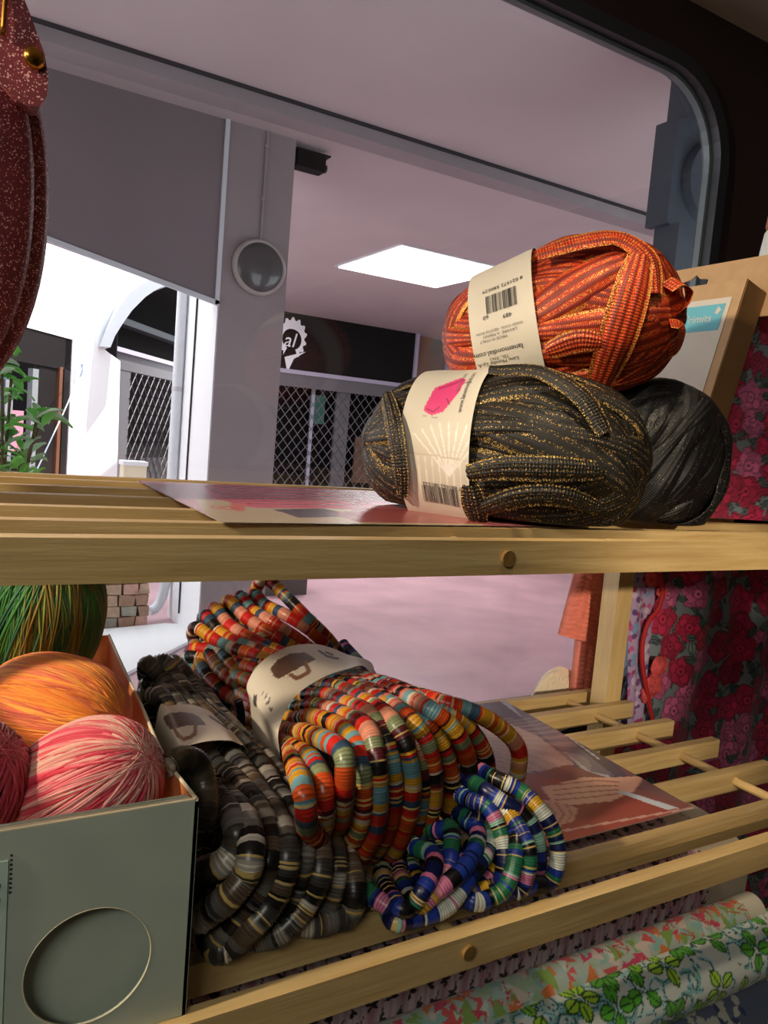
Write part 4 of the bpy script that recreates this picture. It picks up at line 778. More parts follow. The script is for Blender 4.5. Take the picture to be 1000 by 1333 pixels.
# its free end, in smooth cord
fe = [aty(u, v, y) for u, v, y in ((219, 998, .475), (232, 990, .48), (250, 990, .485), (262, 1004, .485), (267, 1028, .48), (268, 1055, .47), (262, 1075, .47))]
V, Q, fc = bead_strand(fe, False, .0092, [(lin(96, 84, 66), 3), (lin(62, 58, 52), 2), (lin(80, 74, 58), 2)], np.random.default_rng(3), gold=0)
qmesh('cord_end', V, Q, M['bead'], sg_, fcol=fc); a_ = fe[0]; dd = unit(fe[0]-fe[1]); cyl('cut_tip', a_, a_+dd*.002, .0068, mat('cut_tip', lin(150, 140, 120), .6, noise=.6, nscale=300), sg_, 12)
bf = [c3([(700, 440), (820, 500), (900, 580), (952, 680), (960, 765), (930, 860), (865, 915), (780, 930)]), c3([(640, 470), (740, 535), (830, 590), (880, 685), (884, 785), (862, 860), (780, 900)]), c3([(640, 500), (760, 570), (832, 680), (850, 765), (822, 870), (770, 915), (700, 920)]),
 c3([(600, 520), (690, 560), (742, 660), (756, 760), (732, 870), (685, 935), (600, 950)]), c3([(600, 600), (652, 650), (640, 730), (590, 805), (500, 880), (410, 930)]), c3([(470, 640), (545, 640), (552, 720), (530, 820), (470, 915), (385, 950), (320, 940)]),
 c3([(600, 590), (690, 630), (692, 720), (605, 850), (530, 945), (400, 992), (320, 980)]), c3([(640, 640), (720, 720), (700, 800), (650, 875), (560, 965), (480, 1000), (400, 1000)]), c3([(400, 700), (480, 740), (482, 800), (450, 870), (400, 940), (340, 930)]), c3([(180, 800), (220, 870), (300, 935), (370, 990), (450, 1000)]),
 c3([(660, 480), (780, 600), (800, 720), (770, 850), (700, 930), (600, 960)])]
strands = []
for i, f in enumerate(bf):
    yn = .438+(.010 if i % 2 else 0); fw = lay(f, [.50, .475, yn+.012, yn, yn, yn+.01]); e = fw[-1]; s0_ = fw[0]; zr = ZL+.010
    mid = [np.array([e[0]*.7+.42*.3, .52, zr]), np.array([.40+.008*i, .62, zr]), np.array([.41+.006*i, .66, zr+.02]), np.array([s0_[0]*.6+.4*.4, .58, max(zr, s0_[2]-.005)])]
    strands.append((fw+mid, True, None))
strands.append((lay(c2([(880, 350), (900, 375), (960, 440), (1010, 500), (1040, 560)]), [.86, .80, .74]), False, None))
sb_ = skein('cord_skein', 'blue and pink beaded cord skein below the orange one', (.48, .54, ZL), strands, .0074, BLUE, 12)
def loft_band(A, B, hiddenA, hiddenB, par, paint, base):
    a = spline(np.concatenate([[aty(*p) for p in A], hiddenA]), 260, True); b = spline(np.concatenate([[aty(*p) for p in B], hiddenB]), 260, True)
    t = np.linspace(0, 1, 60)[None, :, None]; V = (a[:, None]*(1-t)+b[:, None]*t).reshape(-1, 3); P = proj(V); p = Paint(P[:, 0], P[:, 1], base); paint(p)
    hid = np.repeat(np.arange(260) > 260*.62, 60); p.C[hid] = base
    return qmesh('paper_band', V, grid_quads(260, 60, wrapu=True), M['card'], par, vcol=p.C)
c7 = lambda l: crop(l, 300, 820, 5.556); c8 = lambda l: crop(l, 200, 900, 7.143)
def p_bo(p):
    p.poly(c7([(285, 285), (340, 215), (430, 170), (540, 162), (622, 212), (560, 240), (470, 290), (410, 320), (350, 355), (310, 335)]), lin(96, 70, 58))
    for k in range(160): x, y = random.uniform(290, 600), random.uniform(170, 350); p.ell(*c7([(x, y)])[0], .5, .5, 0, lin(140, 104, 84), .5)
    p.line(c7([(545, 235), (560, 275), (570, 300), (525, 330), (475, 352), (440, 325)]), 2.6, lin(134, 92, 64)); p.line(c7([(640, 150), (700, 190), (760, 205), (780, 208)]), 1.4, lin(60, 52, 50)); p.line(c7([(690, 160), (740, 180)]), 1.2, lin(60, 52, 50))
    for k in range(7): p.line(c7([(215+k*10, 440+k*22), (280+k*6, 470+k*26)]), .4, lin(110, 104, 96)); 
    p.poly(c7([(165, 470), (190, 470), (190, 560), (168, 550)]), lin(70, 66, 64))
hA = [np.array([.475, .80, 1.07]), np.array([.45, .78, 1.02]), np.array([.37, .75, 1.005]), np.array([.30, .72, 1.02])]; hB = [np.array([.445, .735, 1.06]), np.array([.42, .72, 1.01]), np.array([.36, .69, 1.0]), np.array([.31, .665, 1.012])]
loft_band([(325, 912, .675), (322, 890, .68), (340, 862, .69), (375, 842, .71), (415, 839, .735), (450, 851, .765)], [(363, 970, .61), (366, 940, .615), (385, 906, .635), (420, 882, .66), (452, 871, .69), (476, 869, .715)], hA, hB, so, p_bo, lin(226, 218, 202))
def p_bg(p):
    p.poly(c8([(90, 235), (150, 200), (260, 192), (370, 205), (440, 250), (495, 318), (400, 315), (300, 318), (215, 345), (160, 355), (110, 300)]), lin(104, 78, 66))
    for k in range(150): x, y = random.uniform(100, 480), random.uniform(200, 340); p.ell(*c8([(x, y)])[0], .45, .45, 0, lin(150, 112, 94), .5)
    p.line(c8([(190, 345), (230, 410), (280, 445), (340, 425), (385, 395), (390, 320)]), 2.6, lin(140, 96, 72)); p.line(c8([(520, 230), (580, 270), (640, 310), (690, 345)]), 1.2, lin(60, 50, 46))
hA = [np.array([.285, .68, 1.04]), np.array([.26, .67, 1.005]), np.array([.20, .66, 1.0]), np.array([.17, .65, 1.03])]; hB = [np.array([.262, .615, 1.035]), np.array([.245, .61, 1.0]), np.array([.195, .60, 1.0]), np.array([.168, .595, 1.04])]
loft_band([(206, 926, .62), (220, 919, .62), (246, 917, .63), (270, 924, .64), (290, 938, .65), (302, 952, .66)], [(231, 978, .57), (245, 971, .57), (270, 965, .575), (298, 964, .585), (312, 969, .59), (322, 976, .595)], hA, hB, sg_, p_bg, lin(226, 214, 196))

# ================================================================== cardboard box of yarn balls
cb = thing('cardboard_box', 'grey green cardboard box with round cut-out holding yarn balls', 'box', (0, .6, ZL))
BT = 1.128; fx0, fx1 = -.20, .141
def ring_panel(name, y, th_, cx, cz, r, x0, x1, z0, z1, m, par):
    bm = bmesh.new(); N = 48
    for yy in (y, y+th_):
        o4 = [bm.verts.new(p) for p in ((x0, yy, z0), (x1, yy, z0), (x1, yy, z1), (x0, yy, z1))]; s4 = [bm.verts.new((cx+r*math.cos(2*math.pi*i/N), yy, cz+r*math.sin(2*math.pi*i/N))) for i in range(N)]
        es = [bm.edges.new((o4[i], o4[(i+1) % 4])) for i in range(4)]+[bm.edges.new((s4[i], s4[(i+1) % N])) for i in range(N)]
        bmesh.ops.triangle_fill(bm, use_beauty=True, edges=es)
        if yy == y: F0 = (o4, s4)
        else: F1 = (o4, s4)
    for k, n_ in ((0, 4), (1, N)):
        for i in range(n_): bm.faces.new((F0[k][i], F0[k][(i+1) % n_], F1[k][(i+1) % n_], F1[k][i]))
    return bmobj(name, bm, m, par)
hc = aty(116, 1257, .429)
ring_panel('front_panel', .428, .002, hc[0], hc[2], .0345, fx0, fx1, ZL+.0005, BT, M['boxg'], cb)
tubeobj('hole_edge', [(hc[0]+.0345*math.cos(a_), .4283, hc[2]+.0345*math.sin(a_)) for a_ in np.linspace(0, 2*math.pi, 40, endpoint=False)], .0005, M['boxedge'], cb, .003, 5, True)
box('inner_panel', (fx0, .441, ZL+.0005), (fx1-.002, .443, BT-.003), M['boxg'], cb); box('top_edge', (fx0, .428, BT), (fx1, .4302, BT+.0008), M['boxedge'], cb); box('rear_edge', (fx0, .434, BT-.003), (fx1-.002, .4385, BT-.0022), M['boxedge'], cb)
# side wall, its top edge bowed in
side = [(fx1, .428), (fx1-.001, .50), (.148, .60), (.154, .70), (.160, .80)]
sp_ = spline([(x, y, 0) for x, y in side], 16)
bm = bmesh.new(); rows = []
for off in (0, .002):
    rows.append([[bm.verts.new((p[0]-off, p[1], z)) for z in (ZL+.0005, BT-(.004*math.sin(math.pi*i/15)))] for i, p in enumerate(sp_)])
for r_, fl_ in ((rows[0], 0), (rows[1], 1)):
    for i in range(15): bm.faces.new((r_[i][0], r_[i+1][0], r_[i+1][1], r_[i][1]))
for i in range(15):
    for j in (0, 1): bm.faces.new((rows[0][i][j], rows[0][i+1][j], rows[1][i+1][j], rows[1][i][j]))
for i in (0, 15): bm.faces.new((rows[0][i][0], rows[0][i][1], rows[1][i][1], rows[1][i][0]))
sw = bmobj('side_panel', bm, M['boxin'], cb, smooth=False)
tubeobj('side_edge', [(p[0]-.001, p[1], BT+.0004-.004*math.sin(math.pi*i/15)) for i, p in enumerate(sp_)], .0013, M['boxedge'], cb, .01, 6)
V = np.array([(p[0]+.0006, p[1], z) for p in sp_ for z in (ZL+.0005, BT-.005)]); qmesh('side_lining', V, grid_quads(16, 2), M['boxg'], cb)
box('left_panel', (fx0, .43, ZL+.0005), (fx0+.002, .80, BT), M['boxin'], cb); box('back_panel', (fx0, .80, ZL+.0005), (.160, .802, BT), M['boxin'], cb); box('base_panel', (fx0+.002, .4385, ZL+.0008), (fx1-.003, .80, ZL+.003), M['boxin'], cb)
l0 = aty(11, 1120, .4276); box('label', (l0[0]-.08, .4272, ZL+.0005), (l0[0], .4279, l0[2]), M['boxlab'], cb, .0002)
for k in range(9): box('label_tooth', (l0[0]+.0008, .4274, l0[2]+.002-.0026*k), (l0[0]+.0018, .4279, l0[2]+.003-.0026*k), M['gasket'], cb)
for k in range(2): cyl('label_dot', (l0[0]-.0055, .4268, l0[2]-.013-.008*k), (l0[0]-.0055, .4272, l0[2]-.013-.008*k), .0022, M['ink'], cb, 12)
def yarnball(label, px, y, rpx, ry, n, wd, pal, seed, tilt, toward, de, el=1.15, coh=9, group='yarn balls in the cardboard box'):
    c = aty(px[0], px[1], y); depth = (c-C)@CF; Rr = rpx*depth/FPX; rg = np.random.default_rng(seed)
    b = Ball(c, tilt, toward, Rr*el, Rr*ry)
    phis = rg.uniform(0, np.pi, n); VV = []; QQ = []; CC = []; base = 0; nseg = 64; nc = 4
    for i, ph in enumerate(phis):
        a0 = R_(rg.uniform(-de, de)); t = np.linspace(0, 2*np.pi, nseg, endpoint=False)
        e2 = np.array([0, math.cos(ph), math.sin(ph)]); w_ = np.array([0, -math.sin(ph), math.cos(ph)]); e1 = np.array([math.cos(a0), *(w_[1:]*math.sin(a0))])
        d = np.cos(t)[:, None]*e1+np.sin(t)[:, None]*e2; tau = np.roll(d, -1, 0)-np.roll(d, 1, 0); tau /= np.linalg.norm(tau, axis=1)[:, None]; sd = np.cross(tau, d); k = np.linspace(-.5, .5, nc)
        dd = d[:, None]+sd[:, None]*(k[None, :, None]*wd/Rr); dd /= np.linalg.norm(dd, axis=2)[..., None]
        x = dd[..., 0]; rr = np.hypot(dd[..., 1], dd[..., 2]); sc_ = (np.abs(x)**2.3+rr**2.3)**(-1/2.3)
        L3 = dd*sc_[..., None]*np.array([b.A, b.B, b.B])*(1-.05+.05*i/n)+dd*(np.array([0, .0011, .0011, 0])[None, :, None])
        VV.append((b.c+L3[..., :1]*b.a+L3[..., 1:2]*b.e+L3[..., 2:]*b.f).reshape(-1, 3)); QQ.append(grid_quads(nseg, nc, wrapu=True)+base); base += nseg*nc
        m_ = (.5+.5*np.sin(coh*ph+1.3*np.sin(t+a0*4)+seed)*.75+.25*np.sin(coh*2.7*ph+2*t+1))*(len(pal)-1); m_ = np.clip(m_+rg.normal(0, .35), 0, len(pal)-1.001); i0 = m_.astype(int); ff = (m_-i0)[:, None]
        col = np.array(pal)[i0]*(1-ff)+np.array(pal)[np.minimum(i0+1, len(pal)-1)]*ff; col *= rg.uniform(.8, 1.15); CC.append(np.repeat(col, nc, 0))
    V = np.concatenate(VV); V[:, 2] = np.maximum(V[:, 2], ZL+.004)
    t_ = thing('yarn_ball', label, 'yarn ball', (c[0], c[1], max(ZL+.004, V[:, 2].min())), group)
    core(Ball(c, tilt, toward, Rr*el*.98, Rr*ry*.98), 'core', mat('core', np.array(pal[len(pal)//2])*.35, .9), t_, ZL)
    qmesh('windings', V, np.concatenate(QQ), M['yarn'], t_, vcol=np.concatenate(CC))
    return t_
yarnball('variegated red and pale pink yarn ball at box front', (110, 1025), .492, 92, .90, 420, .0021, [lin(196, 30, 58), lin(214, 60, 84), lin(226, 140, 140), lin(222, 180, 160), lin(200, 44, 66)], 31, 30, 15, 9)
yarnball('crimson yarn ball at the left edge beside the pink one', (-62, 1030), .50, 88, .95, 160, .0024, [lin(140, 20, 46), lin(170, 34, 60), lin(196, 70, 90)], 32, 40, 10, 12)
yarnball('variegated orange yarn ball in the middle of the box', (72, 925), .60, 84, .86, 420, .0023, [lin(232, 120, 24), lin(242, 150, 40), lin(216, 90, 60), lin(244, 160, 50)], 33, -8, 12, 10)
yarnball('variegated green yarn ball at the back of the box', (40, 803), .70, 108, .84, 460, .0024, [lin(30, 110, 40), lin(64, 140, 44), lin(20, 100, 80), lin(120, 140, 50), lin(150, 120, 40)], 34, 70, 18, 15, 1.0, 6)

# ================================================================== purse at the upper left
pu = thing('purse', 'dark red glitter purse with brass snap hanging at upper left', 'bag', (0, .62, 1.36))
pcx = aty(-150, 228, .60); sx_, sz_ = 195*.525/1005, .152
def disc(name, cx, cz, rx_, rz_, y0, y1, m, par, bul=.012):
    V = []; n = 64; prof = [(.0, y0-bul), (.5, y0-bul*.85), (.85, y0-bul*.4), (.96, y0), (1, (y0+y1)/2), (.96, y1), (.5, y1+bul*.6), (0, y1+bul*.7)]
    for f, yy in prof:
        for i in range(n): a_ = 2*math.pi*i/n; V.append((cx+rx_*f*math.copysign(abs(math.cos(a_))**.85, math.cos(a_)), yy, cz+rz_*f*math.copysign(abs(math.sin(a_))**.9, math.sin(a_))))
    return qmesh(name, np.array(V), grid_quads(len(prof), n, wrapv=True), m, par)
disc('front_panel', pcx[0]-.016, pcx[2]-.002, sx_, sz_, .592, .604, M['purse'], pu); disc('gusset', pcx[0]-.004, pcx[2], sx_, sz_, .612, .632, M['purse'], pu); disc('back_panel', pcx[0]-.010, pcx[2], sx_, sz_, .638, .650, M['purse'], pu)
fpts = [aty(u, v, .582) for u, v in ((-40, -30), (20, -30), (40, 20), (58, 70), (63, 100), (61, 125), (52, 138), (36, 139), (22, 130), (0, 108), (-30, 80))]
prism('flap', [tuple(p) for p in fpts], (0, .020, 0), M['purse'], pu, .006)
q = aty(44, 76, .580); lathe('snap', [(0, -.001), (.0065, -.001), (.0072, .001), (.006, .003), (.003, .004), (0, .0042)], q, M['brass'], pu, 24, (.4, -1, 0))
sa = aty(6, 50, .578); tubeobj('zip_edge', [aty(3, 46, .579), aty(5, 20, .579), aty(8, -20, .58)], .0016, M['brass'], pu, .004, 8)
tubeobj('strap', [(pcx[0]+.02, .61, pcx[2]+.14), (pcx[0]-.01, .61, pcx[2]+.30), (pcx[0]-.06, .61, 2.075), (pcx[0]-.14, .61, pcx[2]+.30), (pcx[0]-.15, .61, pcx[2]+.13)], .005, M['purse'], pu, .02, 8)
hk = thing('ceiling_hook', 'small brass hook in the ceiling holding the purse strap', 'hook', (pcx[0]-.06, .61, 2.09)); tubeobj('hook', [(pcx[0]-.06, .61, 2.09), (pcx[0]-.06, .61, 2.078), (pcx[0]-.06, .60, 2.064), (pcx[0]-.06, .61, 2.058), (pcx[0]-.06, .622, 2.066)], .002, M['brass'], hk, .003, 8); cyl('hook_plate', (pcx[0]-.06, .61, 2.086), (pcx[0]-.06, .61, 2.09), .012, M['brass'], hk, 16)

# ================================================================== fabrics
def roses(p, x0, x1, y0, y1, seed, r0=.026):
    rg = random.Random(seed); cs = []
    for _ in range(int((x1-x0)*(y1-y0)*1500)):
        x, y = rg.uniform(x0, x1), rg.uniform(y0, y1); l = rg.uniform(.015, .032); p.leaf(x, y, l, l*.25, rg.uniform(0, 6.28), rg.choice([lin(116, 140, 138), lin(84, 108, 110), lin(146, 166, 160), lin(66, 84, 92)]), lin(50, 66, 70))
    for _ in range(6000):
        x, y = rg.uniform(x0, x1), rg.uniform(y0, y1)
        if all((x-a)**2+(y-b)**2 > (r0*1.38)**2 for a, b in cs): cs.append((x, y))
    for x, y in cs:
        r = r0*rg.uniform(.8, 1.15); hue = rg.random(); base = np.array(lin(196, 40, 84))*(.7+.6*hue) if hue < .75 else np.array(lin(220, 110, 160)); ph = rg.uniform(0, 6)
        p.ell(x, y, r, r*.92, 0, base*.45, 1, 0, .10, 5, ph); p.ell(x, y, r*.93, r*.85, 0, base, 1, 0, .10, 5, ph)
        for k in range(5):
            a_ = ph+k*1.257; p.ell(x+r*.45*math.cos(a_), y+r*.45*math.sin(a_), r*.42, r*.34, a_, base*rg.uniform(.75, 1.5)); p.ell(x+r*.45*math.cos(a_), y+r*.45*math.sin(a_), r*.42, r*.34, a_, base*.4, 1, .86)
        p.ell(x, y, r*.38, r*.35, 0, base*.6, 1, 0, .12, 4, ph); p.ell(x, y, r*.26, r*.22, ph, base*1.4, 1, .3); p.ell(x, y, r*.10, r*.10, 0, base*.3)
        if hue > .4:
            for k in range(3): a_ = ph+2+k; p.leaf(x+r*.9*math.cos(a_), y+r*.9*math.sin(a_), r*.8, r*.22, a_, lin(90, 112, 112), lin(40, 56, 60))
def drape(name, label, xs, zs, y, nx, nz, fold, paint, base, seed, edge=None, group=None):
    s = np.linspace(0, 1, nx); t = np.linspace(0, 1, nz); S_, T_ = np.meshgrid(s, t, indexing='ij'); X = xs[0]+(xs[1]-xs[0])*S_; Z = zs[0]+(zs[1]-zs[0])*T_
    Y = y+fold[0]*np.sin(X*fold[1]+1.5*np.sin(Z*3)+seed)+fold[0]*.4*np.sin(X*fold[1]*2.3+Z*5)
    if edge is not None: X = X+edge(T_)*(1-S_)
    p = Paint(X.ravel(), Z.ravel(), base); paint(p)
    o = qmesh(name, np.stack([X, Y, Z], -1).reshape(-1, 3), grid_quads(nx, nz), M['cloth'], None, vcol=p.C)
    m_ = o.modifiers.new('thickness', 'SOLIDIFY'); m_.thickness = .0015
    return tag(o, label, 'fabric', group)
drape('floral_fabric', 'hanging fabric with crimson roses at the right edge', (1.035, 1.60), (1.25, .30), .885, 300, 480, (.009, 30), lambda p: roses(p, .98, 1.62, .28, 1.27, 4, .030), lin(134, 150, 158), 1, edge=lambda t: .02*np.sin(t*9)-.03*t)
# upper bolt of the same print behind the kraft box
ub = thing('fabric_bolt', 'bolt of rose printed fabric standing behind the kraft box', 'fabric', (.95, .6, ZU))
bx0 = .80; nx, nz = 150, 200
s = np.linspace(0, 1, nx); t = np.linspace(0, 1, nz); S_, T_ = np.meshgrid(s, t, indexing='ij'); Zs = ZU+.001+.30*T_; Xs = xb+.052+.45*S_+sl*.30*T_; Ys = .592+.012*np.sin(S_*11)+.015*T_+.02*np.exp(-S_*14)
p = Paint(Xs.ravel(), Zs.ravel(), lin(134, 150, 158)); roses(p, bx0-.05, bx0+.66, ZU-.01, ZU+.32, 9, .022)
o = qmesh('fabric_wrap', np.stack([Xs, Ys, Zs], -1).reshape(-1, 3), grid_quads(nx, nz), M['cloth'], ub, vcol=p.C); m_ = o.modifiers.new('thickness', 'SOLIDIFY'); m_.thickness = .002
prism('bolt_board', [(xb+.07, .630, ZU+.002), (xb+.45, .630, ZU+.002), (xb+.45+sl*.28, .645, ZU+.28), (xb+.07+sl*.28, .645, ZU+.28)], (0, .012, 0), M['kraft'], ub)
# lilac print strip by the post
def p_lil(p):
    rg = random.Random(3)
    for _ in range(1500): x, y = rg.uniform(.9, 1.15), rg.uniform(.6, 1.27); c_ = rg.choice([lin(196, 90, 150), lin(150, 120, 190), lin(120, 160, 200), lin(214, 190, 214), lin(110, 70, 130), lin(170, 60, 110)]); p.leaf(x, y, rg.uniform(.008, .018), .005, rg.uniform(0, 6.28), c_)
drape('lilac_fabric', 'lilac floral fabric hanging beside the shelf post', (.975, 1.06), (1.25, .88), .872, 70, 220, (.004, 60), p_lil, lin(180, 160, 200), 2, edge=lambda t: .05*t)
pp = thing('fabric_trim', 'red and cream piping hanging between the two fabrics', 'trim', (1.06, .866, 1.0)); tubeobj('piping', [aty(u, v, .862) for u, v in ((846, 735), (862, 760), (858, 790), (842, 815), (836, 860), (850, 940))], .004, mat('piping_red', lin(190, 40, 44), .7), pp, .006, 8)
bm = bmesh.new()
for u, v, r_ in ((858, 868, .020), (850, 892, .022), (842, 905, .014), (850, 750, .018), (862, 772, .010)):
    c_ = aty(u, v, .866); m4 = Matrix.Translation(c_) @ Matrix.Diagonal((r_, .006, r_, 1)); bmesh.ops.create_icosphere(bm, subdivisions=2, radius=1, matrix=m4)
for v_ in bm.verts: v_.co += Vector((random.uniform(-.003, .003), 0, random.uniform(-.003, .003)))
bmobj('rosettes', bm, mat('rosette', lin(226, 90, 92), .8, noise=.4, nscale=90), pp)
# salmon crochet
def knit(name, quad, y, nx, nz, par, ribs=5):
    a, b, c_, d = [aty(u, v, y) for u, v in quad]; s = np.linspace(0, 1, nx)[:, None, None]; t = np.linspace(0, 1, nz)[None, :, None]
    V = (a*(1-s)+b*s)*(1-t)+(d*(1-s)+c_*s)*t; S2, T2 = np.broadcast_arrays(s[..., 0], t[..., 0])
    col = (S2*ribs) % 1; row = T2*np.linalg.norm(d-a)/.0075; side_ = np.where(col < .5, 1, -1)
    st_ = np.abs(np.sin(np.pi*(row+side_*(col-.5)*1.2))); bumpv = .0035*st_**.6*np.abs(np.sin(2*np.pi*col))**.5
    roundv = .022*np.sqrt(np.clip(1-(2*S2-1)**2, 0, 1))
    V = V.copy(); V[..., 1] -= (roundv+bumpv); V[..., 0] += .0*roundv
    k = nx*nz; Vb = V.copy(); Vb[..., 1] = y+roundv*.7; V2 = np.concatenate([V.reshape(-1, 3), Vb.reshape(-1, 3)])
    Q = grid_quads(nx, nz); ed = []
    loop = [i*nz for i in range(nx)]+[(nx-1)*nz+j for j in range(1, nz)]+[i*nz+nz-1 for i in range(nx-2, -1, -1)]+[j for j in range(nz-2, 0, -1)]
    for i, j in zip(loop, loop[1:]+loop[:1]): ed.append((i, j, j+k, i+k))
    return qmesh(name, V2, np.concatenate([Q, Q[:, ::-1]+k, np.array(ed)]), M['knit'], par)
kn = thing('knitted_sleeve', 'salmon pink chunky knitted piece hanging beside the post', 'knitwear', (.92, .88, .95))
knit('sleeve', ((754, 725), (800, 725), (785, 836), (727, 826)), .878, 60, 130, kn, 4); knit('cuff', ((752, 815), (792, 815), (778, 915), (741, 915)), .885, 50, 110, kn, 3)
# cream fleece heap on the sill
cw = thing('wool_fleece', 'cream wool heap on the sill behind the lower shelf', 'wool', (.87, .89, .95)); bm = bmesh.new(); bmesh.ops.create_icosphere(bm, subdivisions=4, radius=1)
c_ = aty(725, 912, .903); 
for v_ in bm.verts:
    d_ = v_.co.copy(); r_ = 1+.08*math.sin(3*d_.x+1)*math.cos(4*d_.z)+.05*math.sin(7*d_.y+3*d_.x); v_.co = Vector(c_)+Vector((d_.x*.066*r_*(1-.45*max(0, d_.z)), d_.y*.012*r_, d_.z*.058*r_))
bmobj('fleece', bm, M['wool'], cw, smooth=True)
# --- rolls and bolt of fabric under the lower shelf
def rollmesh(name, c0, r, x0, x1, par, paint, base, na=150, nx=420, ry=1.0, a0=-30, a1=210):
    a = np.radians(np.linspace(a0, a1, na)); xs = np.linspace(x0, x1, nx); A, X = np.meshgrid(a, xs, indexing='ij')
    V = np.stack([X, c0[0]-r*ry*np.cos(A)*-1*-1, c0[1]+r*np.sin(A)], -1)
    p = Paint(X.ravel(), (A*r).ravel(), base); paint(p)
    o = qmesh(name, V.reshape(-1, 3), grid_quads(na, nx), M['cloth'], par, vcol=p.C); return o
def full_roll(label, c0, r, x0, x1, paint, base, endcol, ry=1.0):
    t_ = thing('fabric_roll', label, 'fabric', (x0*.5+x1*.5, c0[0], c0[1]-r), 'fabric rolls under the lower shelf')
    rollmesh('fabric_wrap', c0, r, x0, x1, t_, paint, base, a0=-60, a1=240, ry=ry)
    bm = bmesh.new(); N = 28
    A = [bm.verts.new((x1-.001, c0[0]+(r-.001)*ry*math.cos(2*math.pi*i/N), c0[1]+(r-.001)*math.sin(2*math.pi*i/N))) for i in range(N)]; B = [bm.verts.new((x0, c0[0]+(r-.001)*ry*math.cos(2*math.pi*i/N), c0[1]+(r-.001)*math.sin(2*math.pi*i/N))) for i in range(N)]
    bm.faces.new(A); bm.faces.new(B[::-1])
    for i in range(N): bm.faces.new((A[i], B[i], B[(i+1) % N], A[(i+1) % N]))
    bmobj('rolled_core', bm, mat('roll_end', endcol, .9, noise=.1, nscale=80), t_)
    return t_
def p_stripe(p):
    rg = random.Random(5); x = p.X.min()
    while x < p.X.max():
        wv = rg.uniform(.003, .006); p.mix(np.arange(len(p.X)), (p.X > x) & (p.X < x+wv), lin(196, 140, 160) if rg.random() < .5 else lin(226, 206, 212), .9); x += wv+rg.uniform(.001, .004)
    y = p.Y.min(); row = 0
    while y < p.Y.max():
        x = p.X.min()+(.009 if row % 2 else 0)
        while x < p.X.max():
            yy = y+rg.uniform(-.003, .003)
            for k in range(5): a_ = rg.uniform(0, 6.28); p.leaf(x, yy, .0072, .0016, a_, lin(30, 18, 30))
            p.line([(x, yy), (x+.002, yy-.010)], .0007, lin(30, 18, 30)); x += .0185
        y += .0185; row += 1
def selv(p, x0, col): p.mix(np.arange(len(p.X)), p.X > x0, col, 1)
bl = thing('fabric_bolt', 'pink striped fabric bolt with black flowers under lower shelf', 'fabric', (.45, .53, .83))
BR = .81
def p_bolt(p): p_stripe(p); selv(p, BR-.068, lin(206, 196, 176))
na, nx = 260, 620
prof = spline([(0, .62, .86), (0, .62, .925), (0, .60, .938), (0, .55, .938), (0, .518, .930), (0, .500, .915), (0, .496, .89), (0, .498, .855)], na); xs = np.linspace(-.05, BR, nx); per = np.concatenate([[0], np.cumsum(np.linalg.norm(np.diff(prof, axis=0), axis=1))])
V = np.stack([np.tile(xs, na), np.repeat(prof[:, 1], nx), np.repeat(prof[:, 2], nx)], 1); p = Paint(V[:, 0], np.repeat(per, nx), lin(206, 176, 186)); p_bolt(p)
qmesh('fabric_wrap', V, grid_quads(na, nx), M['cloth'], bl, vcol=p.C); prism('bolt_core', [(BR-.004, y_, z_) for _, y_, z_ in [prof[i]-[0, -.0 if prof[i][1] > .55 else -.003, .002] for i in range(0, na, 12)]], (-.7, 0, 0), mat('bolt_core', lin(190, 176, 156), .9), bl)
et = atz(889, 1061, .942); lettering('ECTOR', .0095, lambda x, y: (et[0]-y, et[1]+x, .9425), M['ink'], bl)
def p_tri(p):
    rg = random.Random(8)
    for _ in range(900):
        x, y = rg.uniform(p.X.min(), p.X.max()), rg.uniform(p.Y.min(), p.Y.max()); c_ = rg.choice([lin(150, 196, 190), lin(170, 200, 160), lin(224, 206, 196), lin(180, 206, 200), lin(226, 96, 96), lin(230, 130, 70), lin(222, 70, 110), lin(140, 176, 90), lin(214, 226, 216)])
        a_ = rg.uniform(0, 6.28); l = rg.uniform(.005, .013); p.poly([(x+l*math.cos(a_+k), y+l*math.sin(a_+k)) for k in (0, 2.0, 3.6)], c_)
    for _ in range(140): x, y = rg.uniform(p.X.min(), p.X.max()), rg.uniform(p.Y.min(), p.Y.max()); p.line([(x, y), (x+rg.uniform(-.01, .01), y+rg.uniform(-.01, .01)), (x+rg.uniform(-.01, .01), y+rg.uniform(-.01, .01))], .0007, lin(196, 90, 80))
    selv(p, p.X.max()-.028, lin(214, 206, 186))
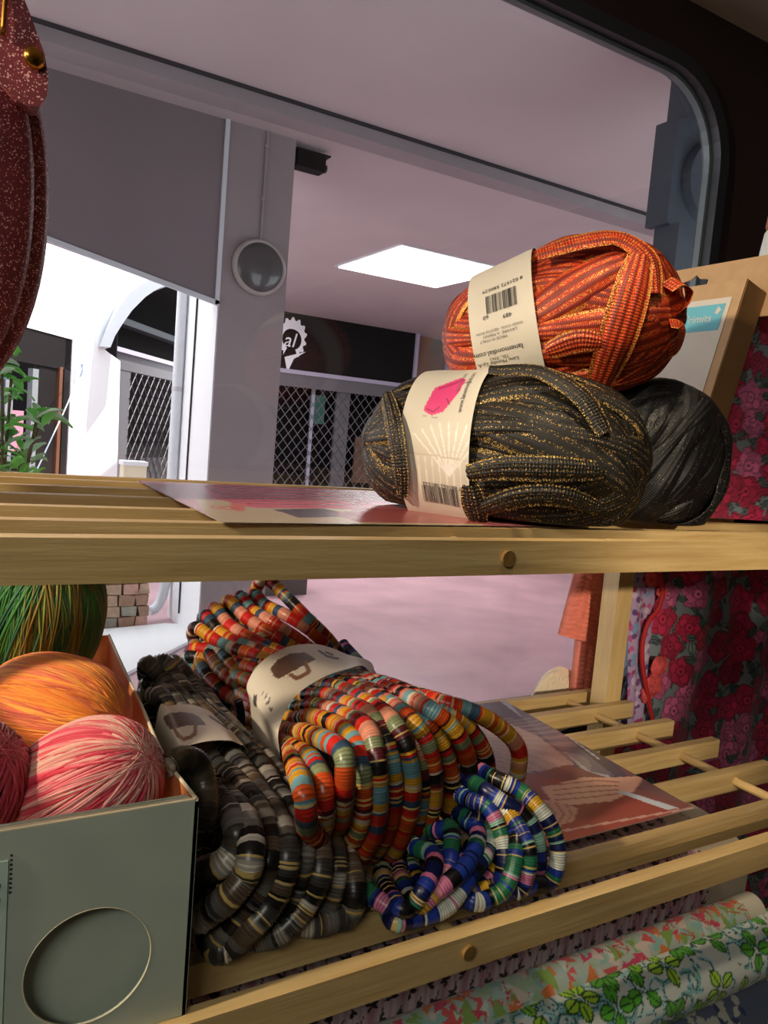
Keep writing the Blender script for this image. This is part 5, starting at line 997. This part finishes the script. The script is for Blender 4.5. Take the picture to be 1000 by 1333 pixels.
def p_leaf(p):
    rg = random.Random(9)
    for _ in range(360):
        x, y = rg.uniform(p.X.min(), p.X.max()), rg.uniform(p.Y.min(), p.Y.max()); a_ = rg.uniform(0, 6.28); pts = [(x+.008*math.cos(a_+k*.5)*(1+k*.12), y+.008*math.sin(a_+k*.5)*(1+k*.12)) for k in range(7)]; p.line(pts, .0022, rg.choice([lin(150, 200, 210), lin(176, 214, 214), lin(120, 180, 180)])); p.line(pts[::2], .0006, lin(30, 60, 70))
    for _ in range(210): x, y = rg.uniform(p.X.min(), p.X.max()), rg.uniform(p.Y.min(), p.Y.max()); p.line([(x, y), (x+rg.uniform(-.004, .004), y+rg.uniform(-.004, .004))], .0008, lin(24, 44, 56))
    cs = []
    for _ in range(3000):
        x, y = rg.uniform(p.X.min(), p.X.max()), rg.uniform(p.Y.min(), p.Y.max())
        if all((x-a)**2+(y-b)**2 > .034**2 for a, b in cs): cs.append((x, y))
    for x, y in cs:
        ph = rg.uniform(0, 6); n_ = rg.choice([3, 4, 5]); g = rg.choice([lin(130, 200, 40), lin(166, 214, 50), lin(84, 176, 40)])
        for k in range(n_): a_ = ph+k*6.28/n_+rg.uniform(-.2, .2); p.leaf(x+.003*math.cos(a_), y+.003*math.sin(a_), .0185, .0064, a_, g, lin(36, 84, 20))
    selv(p, p.X.max()-.020, lin(220, 216, 200)); p.mix(np.arange(len(p.X)), (p.X > p.X.max()-.024) & (p.X < p.X.max()-.019), lin(110, 160, 60), 1)
def p_blue(p):
    rg = random.Random(10)
    for _ in range(70):
        x, y = rg.uniform(p.X.min(), p.X.max()), rg.uniform(p.Y.min(), p.Y.max())
        for k in range(4): a_ = rg.uniform(0, 6.28); p.leaf(x, y, .013, .004, a_, lin(206, 206, 190))
        p.leaf(x, y, .012, .003, rg.uniform(0, 6), lin(60, 70, 110))
    selv(p, p.X.max()-.05, lin(196, 184, 160))
def at_roll(u, v, y): q = aty(u, v, y); return (q[1], q[2])
full_roll('pale fabric roll with red and green triangles', at_roll(850, 1232, .477), .0180, .05, .795, p_tri, lin(186, 200, 190), lin(186, 178, 160))
r3 = full_roll('white fabric roll printed with bright green leaves', at_roll(850, 1289, .452), .0285, .05, .835, p_leaf, lin(206, 214, 208), lin(190, 170, 156))
c3_ = at_roll(850, 1289, .452)
lettering('LONDON', .010, lambda x, y: (.835-.011+y*.9, c3_[0]-.0289*math.cos(1.1-x/.0285), c3_[1]+.0289*math.sin(1.1-x/.0285)), M['ink'], r3)
full_roll('slate blue fabric roll with cream blossoms at the bottom', at_roll(850, 1368, .463), .0270, .05, .86, p_blue, lin(96, 108, 132), lin(160, 184, 160))
full_roll('dark fabric roll with cream leaves below the blue one', at_roll(850, 1438, .468), .027, .05, .845, p_blue, lin(60, 66, 70), lin(196, 190, 170))
# black tie cord of the skein standing behind the band
cd = thing('black_cord', 'black cord loop hanging from the orange skein band', 'cord', (.3, .72, 1.0)); tubeobj('loop', [aty(u, v, .735) for u, v in ((298, 915), (292, 930), (296, 950), (304, 962))]+[aty(u, v, .735) for u, v in ((312, 950), (314, 930), (310, 912))], .0045, M['cable'], cd, .006, 8)
